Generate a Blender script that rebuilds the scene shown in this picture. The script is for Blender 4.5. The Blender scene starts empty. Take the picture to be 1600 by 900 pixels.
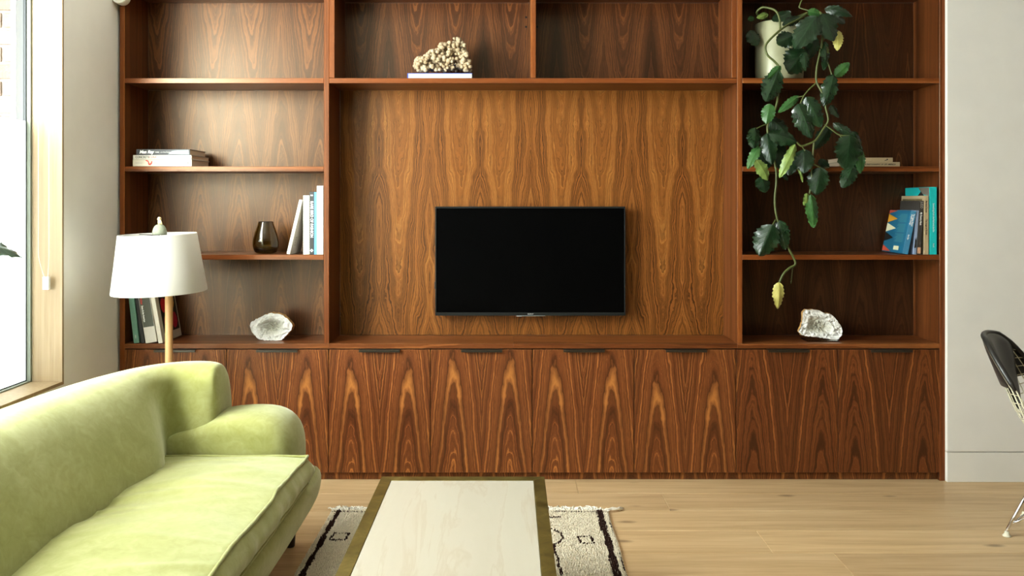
import bpy, bmesh, math, random
from mathutils import Vector, Matrix, noise

# ------------------------------------------------------------------ camera, world, light, exposure
SC = bpy.context.scene
COL = SC.collection
FPX = 1300.0          # focal length in pixels of the 1600x900 frame
CAM_D = 4.05          # camera distance to the bookcase front (plane y = 0)
CAM_H = 1.35
CX, CY = 797.0, 318.0  # principal point

cam_d = bpy.data.cameras.new('camera')
cam = bpy.data.objects.new('camera', cam_d)
COL.objects.link(cam)
cam.location = (0, -CAM_D, CAM_H)
cam.rotation_euler = (math.pi / 2, 0, 0)
cam_d.sensor_width = 36.0
cam_d.lens = FPX / 1600 * 36.0
cam_d.shift_x = (800 - CX) / 1600
cam_d.shift_y = -(450 - CY) / 1600
cam_d.clip_start = 0.02
SC.camera = cam

world = bpy.data.worlds.new('world')
SC.world = world
world.use_nodes = True
bgn = world.node_tree.nodes['Background']
bgn.inputs['Color'].default_value = (0.86, 0.94, 1.0, 1)
bgn.inputs['Strength'].default_value = 4.0

def area_light(name, loc, direction, sx, sy, power, color, spread=180):
    d = bpy.data.lights.new(name, 'AREA')
    d.shape = 'RECTANGLE'
    d.size, d.size_y = sx, sy
    d.energy = power
    d.color = color
    d.spread = math.radians(spread)
    o = bpy.data.objects.new(name, d)
    COL.objects.link(o)
    o.location = loc
    o.rotation_euler = Vector(direction).to_track_quat('-Z', 'Y').to_euler()
    return o

# overcast daylight in front of the big side window
for i in range(4):
    area_light('window_daylight', (-2.30, -1.28 - 0.42 * i, 1.62), (1, 0.62, -0.04), 0.48, 2.0, (58, 84, 84, 76)[i], (1.0, 0.99, 0.98))
# the second window further along the same wall
area_light('window_daylight', (-2.16, -4.15, 1.62), (1, 0, -0.02), 2.3, 2.0, 60, (1.0, 0.99, 0.98))
SC.view_settings.view_transform = 'Standard'
SC.view_settings.look = 'None'
SC.view_settings.gamma = 1
SC.view_settings.use_curve_mapping = False
SC.view_settings.exposure = 0.15

# ------------------------------------------------------------------ helpers
def at(px, py, Y=0.0):
    s = (Y + CAM_D) / FPX
    return Vector(((px - CX) * s, Y, CAM_H - (py - CY) * s))

def X(px, Y=0.0):
    return (px - CX) * (Y + CAM_D) / FPX

def Z(py, Y=0.0):
    return CAM_H - (py - CY) * (Y + CAM_D) / FPX

def rnd(seed):
    return random.Random(seed)

def tag(o, label=None, cat=None, group=None, kind=None):
    if label: o['label'] = label
    if cat: o['category'] = cat
    if group: o['group'] = group
    if kind: o['kind'] = kind
    return o

def empty(name, loc=(0, 0, 0), rot=(0, 0, 0), label=None, cat=None, group=None, kind=None):
    o = bpy.data.objects.new(name, None)
    COL.objects.link(o)
    o.location = loc
    o.rotation_euler = rot
    o.empty_display_size = 0.05
    return tag(o, label, cat, group, kind)

class MB:
    """collects faces with per-corner uv and builds ONE mesh object"""
    def __init__(self):
        self.v, self.f, self.uv, self.mi = [], [], [], []
    def face(self, pts, uvs=None, mi=0):
        i = len(self.v)
        self.v += [tuple(p) for p in pts]
        self.f.append(list(range(i, i + len(pts))))
        self.uv.append(uvs if uvs else [(p[0], p[2]) for p in pts])
        self.mi.append(mi)
    def box(self, x0, x1, y0, y1, z0, z1, grain='z', uo=0.0, vo=0.0, mi=0):
        i = len(self.v)
        c = [(x, y, z) for x in (x0, x1) for y in (y0, y1) for z in (z0, z1)]
        self.v += c
        fs = [((0, 1, 3, 2), 'yz'), ((4, 6, 7, 5), 'yz'), ((0, 4, 5, 1), 'xz'),
              ((2, 3, 7, 6), 'xz'), ((0, 2, 6, 4), 'xy'), ((1, 5, 7, 3), 'xy')]
        for idx, ax in fs:
            a, b = ax
            if grain == a: ua, va = b, a
            elif grain == b: ua, va = a, b
            else: ua, va = a, b
            k = {'x': 0, 'y': 1, 'z': 2}
            org = (x0, y0, z0)
            self.f.append([i + q for q in idx])
            self.uv.append([(c[q][k[ua]] - org[k[ua]] + uo, c[q][k[va]] - org[k[va]] + vo) for q in idx])
            self.mi.append(mi)
    def obox(self, center, ax, ay, az, hx, hy, hz, mi=0):
        c = Vector(center); ax, ay, az = Vector(ax), Vector(ay), Vector(az)
        i = len(self.v)
        for sx in (-1, 1):
            for sy in (-1, 1):
                for sz in (-1, 1):
                    self.v.append(tuple(c + ax * hx * sx + ay * hy * sy + az * hz * sz))
        for idx in ((0, 1, 3, 2), (4, 6, 7, 5), (0, 4, 5, 1), (2, 3, 7, 6), (0, 2, 6, 4), (1, 5, 7, 3)):
            self.f.append([i + q for q in idx]); self.uv.append([(0, 0)] * 4); self.mi.append(mi)
    def grid(self, rows, close_u=False, close_v=False, caps=False, mi=0):
        """rows: list of equal-length point lists (v direction = rows)"""
        n, m = len(rows), len(rows[0])
        i = len(self.v)
        for r in rows: self.v += [tuple(p) for p in r]
        for a in range(n if close_v else n - 1):
            for b in range(m if close_u else m - 1):
                a2, b2 = (a + 1) % n, (b + 1) % m
                self.f.append([i + a * m + b, i + a * m + b2, i + a2 * m + b2, i + a2 * m + b])
                du, dv = 1.0 / max(1, m - 1), 1.0 / max(1, n - 1)
                self.uv.append([(b * du, a * dv), ((b + 1) * du, a * dv), ((b + 1) * du, (a + 1) * dv), (b * du, (a + 1) * dv)])
                self.mi.append(mi)
        if caps:
            self.f.append([i + b for b in range(m)][::-1]); self.uv.append([(0, 0)] * m); self.mi.append(mi)
            self.f.append([i + (n - 1) * m + b for b in range(m)]); self.uv.append([(0, 0)] * m); self.mi.append(mi)
    def tube(self, pts, r, n=8, caps=True, mi=0):
        pts = [Vector(p) for p in pts]
        rr = r if isinstance(r, (list, tuple)) else [r] * len(pts)
        rows = []
        up = None
        for k, p in enumerate(pts):
            d = (pts[min(k + 1, len(pts) - 1)] - pts[max(k - 1, 0)]).normalized()
            if up is None:
                up = Vector((0, 0, 1)) if abs(d.z) < 0.9 else Vector((1, 0, 0))
            s = d.cross(up).normalized()
            up = s.cross(d).normalized()
            rows.append([p + (s * math.cos(2 * math.pi * j / n) + up * math.sin(2 * math.pi * j / n)) * rr[k] for j in range(n)])
        self.grid(rows, close_u=True, caps=caps, mi=mi)
    def lathe(self, prof, n=32, cx=0, cy=0, z0=0, caps=False, mi=0):
        rows = [[(cx + r * math.cos(2 * math.pi * j / n), cy + r * math.sin(2 * math.pi * j / n), z0 + z) for j in range(n)] for r, z in prof]
        self.grid(rows, close_u=True, caps=caps, mi=mi)
    def ico(self, c, r, sub=1, jitter=0.0, seed=0, sq=(1, 1, 1)):
        bm = bmesh.new()
        bmesh.ops.create_icosphere(bm, subdivisions=sub, radius=1.0)
        i = len(self.v)
        R = rnd(seed)
        off = Vector((R.random() * 50, R.random() * 50, R.random() * 50))
        for v in bm.verts:
            k = 1 + jitter * noise.noise(v.co * 2.2 + off)
            self.v.append((c[0] + v.co.x * r * k * sq[0], c[1] + v.co.y * r * k * sq[1], c[2] + v.co.z * r * k * sq[2]))
        bm.verts.index_update()
        for f in bm.faces:
            self.f.append([i + v.index for v in f.verts]); self.uv.append([(0, 0)] * len(f.verts)); self.mi.append(0)
        bm.free()
    def build(self, name, mats, parent=None, smooth=False, bevel=0.0, seg=2, subsurf=0, loc=None, rot=None, angle=None, recalc=False, solid=0.0):
        me = bpy.data.meshes.new(name)
        me.from_pydata(self.v, [], self.f)
        ul = me.uv_layers.new(name='UVMap')
        flat = []
        for u in self.uv:
            for a in u: flat += [a[0], a[1]]
        ul.data.foreach_set('uv', flat)
        if not isinstance(mats, (list, tuple)): mats = [mats]
        for m in mats: me.materials.append(m)
        if len(mats) > 1: me.polygons.foreach_set('material_index', self.mi)
        if smooth: me.polygons.foreach_set('use_smooth', [True] * len(me.polygons))
        if recalc:
            bm = bmesh.new(); bm.from_mesh(me)
            bmesh.ops.remove_doubles(bm, verts=bm.verts, dist=1e-6)
            bmesh.ops.recalc_face_normals(bm, faces=bm.faces)
            bm.to_mesh(me); bm.free()
        me.update()
        o = bpy.data.objects.new(name, me)
        COL.objects.link(o)
        if parent: o.parent = parent
        if loc is not None: o.location = loc
        if rot is not None: o.rotation_euler = rot
        if solid:
            m = o.modifiers.new('solid', 'SOLIDIFY'); m.thickness = solid; m.offset = 0
        if bevel:
            m = o.modifiers.new('bevel', 'BEVEL'); m.width = bevel; m.segments = seg; m.limit_method = 'ANGLE'; m.angle_limit = math.radians(40)
        if subsurf:
            m = o.modifiers.new('sub', 'SUBSURF'); m.levels = subsurf; m.render_levels = subsurf
        return o

def box_obj(name, x0, x1, y0, y1, z0, z1, mat, parent=None, grain='z', uo=0, vo=0, bevel=0.0, seg=2):
    m = MB(); m.box(x0, x1, y0, y1, z0, z1, grain, uo, vo)
    return m.build(name, mat, parent, bevel=bevel, seg=seg)

def structure(o):
    o['kind'] = 'structure'
    return o

def text_obj(name, s, size, mat, parent, loc, rot=(0, 0, 0), shear=0.0, align='LEFT', spacing=1.0, sx=1.0, depth=0.0002, bold=0.0):
    cu = bpy.data.curves.new(name, 'FONT')
    cu.body = s; cu.size = size; cu.shear = shear; cu.align_x = align; cu.align_y = 'CENTER'
    cu.space_character = spacing; cu.extrude = depth; cu.resolution_u = 3; cu.offset = bold
    t = bpy.data.objects.new(name + '_tmp', cu)
    COL.objects.link(t)
    dg = bpy.context.evaluated_depsgraph_get()
    me = bpy.data.meshes.new_from_object(t.evaluated_get(dg))
    me.name = name
    bpy.data.objects.remove(t); bpy.data.curves.remove(cu)
    me.materials.clear(); me.materials.append(mat)
    o = bpy.data.objects.new(name, me)
    COL.objects.link(o)
    o.parent = parent
    o.location = loc; o.rotation_euler = rot; o.scale = (sx, 1, 1)
    return o

# ------------------------------------------------------------------ materials
class N:
    """small node-graph helper"""
    def __init__(self, name):
        self.m = bpy.data.materials.new(name)
        self.m.use_nodes = True
        self.t = self.m.node_tree
        self.p = self.t.nodes['Principled BSDF']
        self.out = self.t.nodes['Material Output']
    def n(self, typ, **kw):
        nd = self.t.nodes.new(typ)
        for k, v in kw.items(): setattr(nd, k, v)
        return nd
    def l(self, a, b): self.t.links.new(a, b)
    def val(self, sock, v):
        if hasattr(v, 'is_output') or isinstance(v, bpy.types.NodeSocket): self.l(v, sock)
        else: sock.default_value = v
    def math(self, op, a, b=0.0, c=None):
        nd = self.n('ShaderNodeMath', operation=op)
        self.val(nd.inputs[0], a); self.val(nd.inputs[1], b)
        if c is not None: self.val(nd.inputs[2], c)
        return nd.outputs[0]
    def comb(self, x, y, z=0.0):
        nd = self.n('ShaderNodeCombineXYZ')
        self.val(nd.inputs[0], x); self.val(nd.inputs[1], y); self.val(nd.inputs[2], z)
        return nd.outputs[0]
    def noise(self, vec, scale=1.0, detail=2.0, rough=0.5, dist=0.0):
        nd = self.n('ShaderNodeTexNoise')
        if vec is not None: self.l(vec, nd.inputs['Vector'])
        nd.inputs['Scale'].default_value = scale; nd.inputs['Detail'].default_value = detail
        nd.inputs['Roughness'].default_value = rough; nd.inputs['Distortion'].default_value = dist
        return nd.outputs['Fac']
    def ramp(self, fac, stops, interp='LINEAR'):
        nd = self.n('ShaderNodeValToRGB')
        cr = nd.color_ramp; cr.interpolation = interp
        while len(cr.elements) < len(stops): cr.elements.new(0.5)
        for e, (p, c) in zip(cr.elements, stops):
            e.position = p
            e.color = (c[0], c[1], c[2], 1) if isinstance(c, (tuple, list)) else (c, c, c, 1)
        self.l(fac, nd.inputs[0])
        return nd.outputs[0]
    def mix(self, fac, a, b, mode='MIX'):
        nd = self.n('ShaderNodeMix', data_type='RGBA', blend_type=mode)
        self.val(nd.inputs[0], fac)
        for s, v in ((nd.inputs[6], a), (nd.inputs[7], b)):
            if isinstance(v, (tuple, list)): s.default_value = (v[0], v[1], v[2], 1)
            else: self.l(v, s)
        return nd.outputs[2]
    def bump(self, h, strength=0.2, dist=0.01):
        nd = self.n('ShaderNodeBump')
        nd.inputs['Strength'].default_value = strength; nd.inputs['Distance'].default_value = dist
        self.l(h, nd.inputs['Height']); self.l(nd.outputs[0], self.p.inputs['Normal'])
    def set(self, **kw):
        names = dict(rough='Roughness', metal='Metallic', spec='Specular IOR Level', sheen='Sheen Weight', coat='Coat Weight', trans='Transmission Weight', ior='IOR', sheen_rough='Sheen Roughness', coat_rough='Coat Roughness')
        for k, v in kw.items():
            self.val(self.p.inputs[names[k]], v)
        return self
    def color(self, c):
        if isinstance(c, (tuple, list)): self.p.inputs['Base Color'].default_value = (c[0], c[1], c[2], 1)
        else: self.l(c, self.p.inputs['Base Color'])
    def obj(self): return self.n('ShaderNodeTexCoord').outputs['Object']
    def uvc(self): return self.n('ShaderNodeTexCoord').outputs['UV']
    def sep(self, v):
        nd = self.n('ShaderNodeSeparateXYZ'); self.l(v, nd.inputs[0]); return nd.outputs

def plain(name, c, rough=0.5, **kw):
    g = N(name); g.color(c); g.set(rough=rough, **kw)
    return g.m

def speckled(name, c, rough=0.6, amt=0.12, scale=60, bump=0.0, **kw):
    g = N(name)
    f = g.noise(g.obj(), scale, 3, 0.6)
    lo = [a * (1 - amt) for a in c]; hi = [min(1, a * (1 + amt)) for a in c]
    g.color(g.ramp(f, [(0.3, lo), (0.7, hi)])); g.set(rough=rough, **kw)
    if bump: g.bump(f, bump, 0.004)
    return g.m

def walnut(name, dark, mid, light, leaf=0.2, center=0.1, direction=1, d=0.03, taper=0.115, freq=70.0, band=9.0, seed=0.0, rough=0.36, straight=0.0, wob=0.03, contrast=1.0, shift=0.0, wf=0.5, wb=0.6, lines=150.0, line_amt=0.6, bands=None):
    """book-matched crown-cut veneer: growth rings cut by the leaf plane; uv in metres"""
    g = N(name)
    u, v = g.sep(g.uvc())[:2]
    pp = g.math('PINGPONG', u, leaf)
    w1 = g.noise(g.comb(g.math('MULTIPLY', pp, 7.0), g.math('MULTIPLY', v, 2.2), seed), 1.0, 2.0)
    w2 = g.noise(g.comb(g.math('MULTIPLY', pp, 38.0), g.math('MULTIPLY', v, 17.0), seed + 3.1), 1.0, 2.0)
    x = g.math('SUBTRACT', pp, center)
    x = g.math('ADD', x, g.math('MULTIPLY', g.math('SUBTRACT', w1, 0.5), wob * 1.6))
    r = g.math('SQRT', g.math('ADD', g.math('MULTIPLY', x, x), d * d))
    y = g.math('MULTIPLY', v, taper * direction)
    ring = g.math('ADD', r, y)
    ring = g.math('ADD', ring, g.math('MULTIPLY', g.math('SUBTRACT', w2, 0.5), 0.013))
    if straight:
        ring = g.math('ADD', g.math('MULTIPLY', ring, 1 - straight), g.math('MULTIPLY', x, straight))
    fine = g.noise(g.comb(g.math('MULTIPLY', ring, freq), seed, 0.0), 1.0, 3.0, 0.65)
    broad = g.noise(g.comb(g.math('MULTIPLY', ring, band), seed + 7.7, 0.0), 1.0, 2.0, 0.5)
    fib = g.noise(g.comb(g.math('MULTIPLY', u, 420.0), g.math('MULTIPLY', v, 7.0), seed), 1.0, 2.0, 0.6)
    f = g.math('ADD', g.math('MULTIPLY', fine, wf), g.math('MULTIPLY', broad, wb))
    f = g.math('ADD', f, g.math('MULTIPLY', g.math('SUBTRACT', fib, 0.5), 0.16))
    f = g.math('SUBTRACT', f, (wf + wb) / 2 - 0.5)
    s = 1.0 / contrast
    f = g.math('ADD', f, shift)
    col = g.ramp(f, [(0.5 - 0.11 * s, dark), (0.5 - 0.02 * s, mid), (0.5 + 0.03 * s, mid), (0.5 + 0.10 * s, light)])
    if bands:                       # pale sapwood streaks at fixed rings of the flitch
        stops = [(0.0, 0.0)]
        for c_, w_, a_ in sorted(bands):
            stops += [((c_ - w_) / 0.25, 0.0), ((c_ - w_ * 0.15) / 0.25, a_), ((c_ + w_ * 0.4) / 0.25, a_ * 0.75), ((c_ + w_) / 0.25, 0.0)]
        bn = g.ramp(g.math('DIVIDE', ring, 0.25), stops)
        bw_n = g.noise(g.comb(g.math('MULTIPLY', pp, 22.0), g.math('MULTIPLY', v, 4.0), seed + 4.0), 1.0, 2.0)
        col = g.mix(g.math('MULTIPLY', bn, g.ramp(bw_n, [(0.30, 0.45), (0.6, 1.0)])), col, light)
    # growth lines: slow rise, sharp late-wood edge
    lw = g.noise(g.comb(g.math('MULTIPLY', ring, lines * 0.35), seed + 2.2, 0.0), 1.0, 1.0)
    t = g.math('FRACT', g.math('ADD', g.math('MULTIPLY', ring, lines), g.math('MULTIPLY', lw, 1.6)))
    ln = g.ramp(t, [(0.0, 0.0), (0.35, 0.05), (0.80, 0.55), (0.95, 1.0), (1.0, 0.0)])
    lm = g.noise(g.comb(g.math('MULTIPLY', pp, 16.0), g.math('MULTIPLY', v, 3.0), seed + 9.0), 1.0, 2.0)
    col = g.mix(g.math('MULTIPLY', g.math('MULTIPLY', ln, g.ramp(lm, [(0.32, 0.35), (0.62, 1.0)])), line_amt), col, dark)
    pore = g.noise(g.comb(g.math('MULTIPLY', u, 900.0), g.math('MULTIPLY', v, 30.0), seed + 1.0), 1.0, 1.0)
    col = g.mix(g.math('MULTIPLY', g.math('GREATER_THAN', pore, 0.63), 0.35), col, dark)
    g.color(col)
    g.set(rough=g.math('ADD', g.math('MULTIPLY', fib, 0.14), rough - 0.07), spec=0.5)
    g.p.inputs['Specular Tint'].default_value = (1.0, 0.80, 0.56, 1)
    g.bump(fib, 0.06, 0.002)
    return g.m

def lin(r, g, b):
    f = lambda c: (c / 255 / 12.92) if c / 255 <= 0.04045 else ((c / 255 + 0.055) / 1.055) ** 2.4
    return (f(r), f(g), f(b))

M_door = walnut('walnut_door', lin(60, 27, 11), lin(108, 57, 27), lin(186, 118, 58), leaf=0.2465, center=0.110, direction=1, d=0.026, taper=0.105, freq=150, band=22, seed=12.3, wob=0.022, shift=-0.035, wf=0.6, wb=0.35, lines=120, line_amt=0.6,
                bands=[(0.0745, 0.0085, 0.85), (0.100, 0.003, 0.35), (0.128, 0.004, 0.5), (0.158, 0.003, 0.45), (0.172, 0.0035, 0.7), (0.190, 0.003, 0.6)])
M_door_end = walnut('walnut_door_end_leaf', lin(60, 27, 11), lin(104, 54, 25), lin(176, 108, 52), leaf=0.2465, center=0.080, direction=1, d=0.026, taper=0.105, freq=150, band=22, seed=14.1, wob=0.022, shift=-0.045, wf=0.6, wb=0.3, lines=110, line_amt=0.6,
                bands=[(0.060, 0.003, 0.25), (0.092, 0.003, 0.3), (0.1255, 0.0055, 0.75), (0.165, 0.003, 0.3), (0.196, 0.003, 0.6)])
M_niche = walnut('walnut_niche_panel', lin(62, 32, 11), lin(128, 76, 30), lin(160, 106, 48), leaf=0.262, center=0.16, direction=-1, d=0.05, taper=0.055, freq=170, band=30, seed=5.9, wob=0.075, wf=0.6, wb=0.5, lines=120, line_amt=0.75)
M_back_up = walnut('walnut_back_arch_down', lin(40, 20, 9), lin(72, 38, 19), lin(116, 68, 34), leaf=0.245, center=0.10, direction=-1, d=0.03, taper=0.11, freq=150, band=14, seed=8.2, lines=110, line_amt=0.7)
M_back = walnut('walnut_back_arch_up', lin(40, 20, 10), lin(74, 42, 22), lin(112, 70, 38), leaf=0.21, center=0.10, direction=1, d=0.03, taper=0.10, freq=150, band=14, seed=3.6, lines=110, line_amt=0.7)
M_edge = walnut('walnut_edge', lin(84, 40, 16), lin(120, 62, 26), lin(152, 90, 42), leaf=3.0, center=-0.3, d=0.01, taper=0.01, freq=160, band=30, seed=1.2, straight=0.6, wob=0.02, rough=0.30, line_amt=0.25)
M_panel_shaded = walnut('walnut_panel_shaded', lin(58, 27, 11), lin(94, 49, 21), lin(126, 72, 34), leaf=3.0, center=-0.3, d=0.02, taper=0.012, freq=120, band=24, seed=6.2, straight=0.5, wob=0.03, rough=0.36, line_amt=0.4)  # darker copy of the edge walnut, shelf-interior shade put into its colour
M_top = walnut('walnut_worktop', lin(70, 33, 15), lin(106, 56, 25), lin(142, 84, 42), leaf=3.0, center=0.4, d=0.05, taper=0.03, freq=90, band=15, seed=4.4, rough=0.33, line_amt=0.4)

def oak_floor():
    g = N('oak_plank')
    oi = g.n('ShaderNodeObjectInfo')
    rv = oi.outputs['Random']
    co = g.sep(g.obj())
    off = g.math('MULTIPLY', rv, 37.0)
    a = g.noise(g.comb(g.math('ADD', g.math('MULTIPLY', co[0], 1.6), off), g.math('MULTIPLY', co[1], 26.0), off), 1.0, 4.0, 0.6, 0.6)
    b = g.noise(g.comb(g.math('ADD', g.math('MULTIPLY', co[0], 6.0), off), g.math('MULTIPLY', co[1], 240.0), off), 1.0, 2.0, 0.6)
    col = g.ramp(g.math('ADD', g.math('MULTIPLY', a, 0.75), g.math('MULTIPLY', b, 0.25)), [(0.3, lin(178, 146, 106)), (0.5, lin(200, 170, 128)), (0.72, lin(216, 190, 150))])
    # knots
    vo = g.n('ShaderNodeTexVoronoi'); vo.inputs['Scale'].default_value = 1.0
    vo.inputs['Randomness'].default_value = 1.0
    g.l(g.comb(g.math('ADD', g.math('MULTIPLY', co[0], 2.3), off), g.math('MULTIPLY', co[1], 6.0), off), vo.inputs['Vector'])
    dn = g.noise(g.comb(g.math('MULTIPLY', co[0], 30.0), g.math('MULTIPLY', co[1], 60.0), off), 1.0, 2.0)
    k = g.math('ADD', vo.outputs['Distance'], g.math('MULTIPLY', dn, 0.05))
    kn = g.ramp(k, [(0.055, 1.0), (0.14, 0.0)])
    col = g.mix(g.math('MULTIPLY', kn, 0.75), col, lin(110, 82, 56))
    tint = g.ramp(rv, [(0.0, (0.88, 0.86, 0.84)), (1.0, (1.06, 1.04, 1.0))])
    g.color(g.mix(1.0, col, tint, 'MULTIPLY'))
    g.set(rough=0.42, spec=0.4)
    g.bump(b, 0.05, 0.002)
    return g.m
M_oak = oak_floor()

def light_oak():
    g = N('pale_oak_lining')
    co = g.sep(g.obj())
    a = g.noise(g.comb(g.math('MULTIPLY', co[0], 70.0), g.math('MULTIPLY', co[1], 70.0), g.math('MULTIPLY', co[2], 2.5)), 1.0, 3.0, 0.6, 0.4)
    g.color(g.ramp(a, [(0.3, lin(144, 121, 88)), (0.7, lin(162, 139, 106))])); g.set(rough=0.5)
    return g.m
M_lining = light_oak()

def plaster(name, c):
    g = N(name)
    f = g.noise(g.obj(), 6.0, 3, 0.55); f2 = g.noise(g.obj(), 180.0, 2, 0.5)
    g.color(g.ramp(f, [(0.3, [a * 0.97 for a in c]), (0.7, [min(1, a * 1.02) for a in c])])); g.set(rough=0.75, spec=0.25)
    g.bump(f2, 0.04, 0.001)
    return g.m
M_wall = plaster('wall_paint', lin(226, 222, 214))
M_ceil = plaster('ceiling_paint', lin(220, 218, 212))
M_skirt = plaster('baseboard_paint', lin(224, 220, 211))

def velvet():
    g = N('lime_velvet')
    co = g.obj()
    a = g.noise(co, 5.0, 4, 0.65, 0.8); b = g.noise(co, 26.0, 3, 0.6, 1.2)
    f = g.math('ADD', g.math('MULTIPLY', a, 0.6), g.math('MULTIPLY', b, 0.4))
    g.color(g.ramp(f, [(0.28, lin(132, 133, 66)), (0.5, lin(151, 151, 91)), (0.72, lin(170, 170, 117))]))
    g.set(rough=0.8, spec=0.15, sheen=0.65, sheen_rough=0.45)
    g.p.inputs['Sheen Tint'].default_value = (0.97, 1.0, 0.78, 1)
    fine = g.noise(co, 900.0, 1, 0.5)
    g.bump(g.math('ADD', g.math('MULTIPLY', b, 0.8), g.math('MULTIPLY', fine, 0.2)), 0.12, 0.006)
    return g.m
M_velvet = velvet()

M_black = plain('black_plastic', (0.012, 0.013, 0.013), 0.35)
M_screen = plain('screen_glass', (0.0012, 0.0012, 0.0012), 0.25, spec=0.04)
M_silver = plain('silver_print', (0.55, 0.55, 0.52), 0.4)
M_dark = plain('dark_shadow_gap', (0.006, 0.005, 0.004), 0.9)
M_handle = speckled('bronze_handle', (0.085, 0.075, 0.06), 0.32, 0.1, 200, metal=0.9)
M_alu = plain('window_aluminium', lin(30, 33, 34), 0.45)
M_bead = plain('window_bead', lin(120, 126, 112), 0.5)
M_white = plain('white_plastic', (0.82, 0.82, 0.78), 0.4)
M_chrome = plain('chrome', (0.78, 0.78, 0.8), 0.08, metal=1.0)
M_wire = plain('cream_coated_wire', lin(214, 208, 180), 0.4)
M_ink = plain('black_ink', (0.015, 0.014, 0.013), 0.6)
M_redink = plain('red_ink', lin(206, 60, 44), 0.6)
M_whiteink = plain('white_ink', (0.86, 0.85, 0.8), 0.6)
M_greyink = plain('grey_ink', lin(176, 172, 160), 0.6)
M_pages = speckled('book_pages', lin(226, 206, 178), 0.85, 0.1, 300)

# ------------------------------------------------------------------ room shell
XL = -1.913                      # left wall face
XR = 5.6
YB = 0.30                        # wall behind the bookcase
YF = -8.0
ZC = 2.85
# floor: oak planks in rows along x
floor = structure(empty('floor', (0, 0, 0)))
box_obj('subfloor', XL - 0.3, XR + 0.1, YF - 0.1, YB + 0.1, -0.06, -0.022, M_dark, floor)
R = rnd(11)
rowY = 0.264
prow = 0
plank_meshes = {}
while rowY > YF:
    y1, y0 = rowY, rowY - 0.22
    x = XL - R.random() * 1.6
    while x < XR:
        L = R.choice([1.8, 2.1, 2.4])
        x1 = min(x + L, XR + 0.05)
        xs = max(x, XL - 0.05)
        if x1 - xs > 0.02:
            key = round(x1 - xs, 3)
            cy = (y0 + y1) / 2
            if key not in plank_meshes:
                m = MB(); m.box(-(key) / 2 + 0.0004, key / 2 - 0.0004, -0.1096, 0.1096, -0.02, 0.0, 'x')
                o = m.build('plank', M_oak, floor, bevel=0.0016, seg=1)
                plank_meshes[key] = o
            else:
                o = plank_meshes[key].copy(); COL.objects.link(o); o.parent = floor
            o.location = ((xs + x1) / 2, cy, 0)
        x += L
    rowY -= 0.22
    prow += 1

# left wall with its window opening
WY1, WY0 = -0.497, -2.75         # window opening along y
WZ0, WZ1 = 0.588, 2.62
WV1, WV0 = -2.95, -5.35         # second window, beyond the frame
m = MB()
TW = 0.17
m.box(XL - TW, XL, WY1, YB + 0.02, 0, ZC)
m.box(XL - TW, XL, WV1, WY0, 0, ZC); m.box(XL - TW, XL, YF, WV0, 0, ZC)
m.box(XL - TW, XL, WV0, WV1, 0, WZ0 - 0.0125); m.box(XL - TW, XL, WV0, WV1, WZ1 + 0.0125, ZC)
m.box(XL - TW, XL, WY0, WY1, 0, WZ0 - 0.0125)
m.box(XL - TW, XL, WY0, WY1, WZ1 + 0.0125, ZC)
structure(m.build('wall_left', M_wall))
# back wall: alcove behind the bookcase and the wall to its right
m = MB()
XW = X(1482, -0.02)
m.box(XL, XW, YB, YB + 0.1, 0, ZC)
m.box(XW - 0.006, XR, -0.02, YB + 0.1, 0.1475, ZC)
m.box(XL, XW, 0.0, YB, 2.445, ZC)
structure(m.build('wall_back', M_wall, bevel=0.002, seg=2))
m = MB(); m.box(XW - 0.006, XR, -0.02, YB + 0.1, 0.0, 0.1435)
structure(m.build('baseboard_back', M_skirt, bevel=0.0025, seg=2))
structure(box_obj('wall_right', XR, XR + 0.1, YF, YB + 0.1, 0, ZC, plaster('right_wall_dimmed', lin(120, 112, 100))))  # unseen wall, colour darkened to dim its bounce and reflection in the wood
structure(box_obj('wall_front', XL, XR, YF - 0.1, YF, 0, ZC, plaster('rear_wall_dimmed', lin(84, 78, 70))))  # out of view, coloured dark so the wood mirrors a dim room
structure(box_obj('ceiling', XL - TW, XR + 0.1, YF - 0.1, YB + 0.1, ZC, ZC + 0.1, M_ceil))

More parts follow.
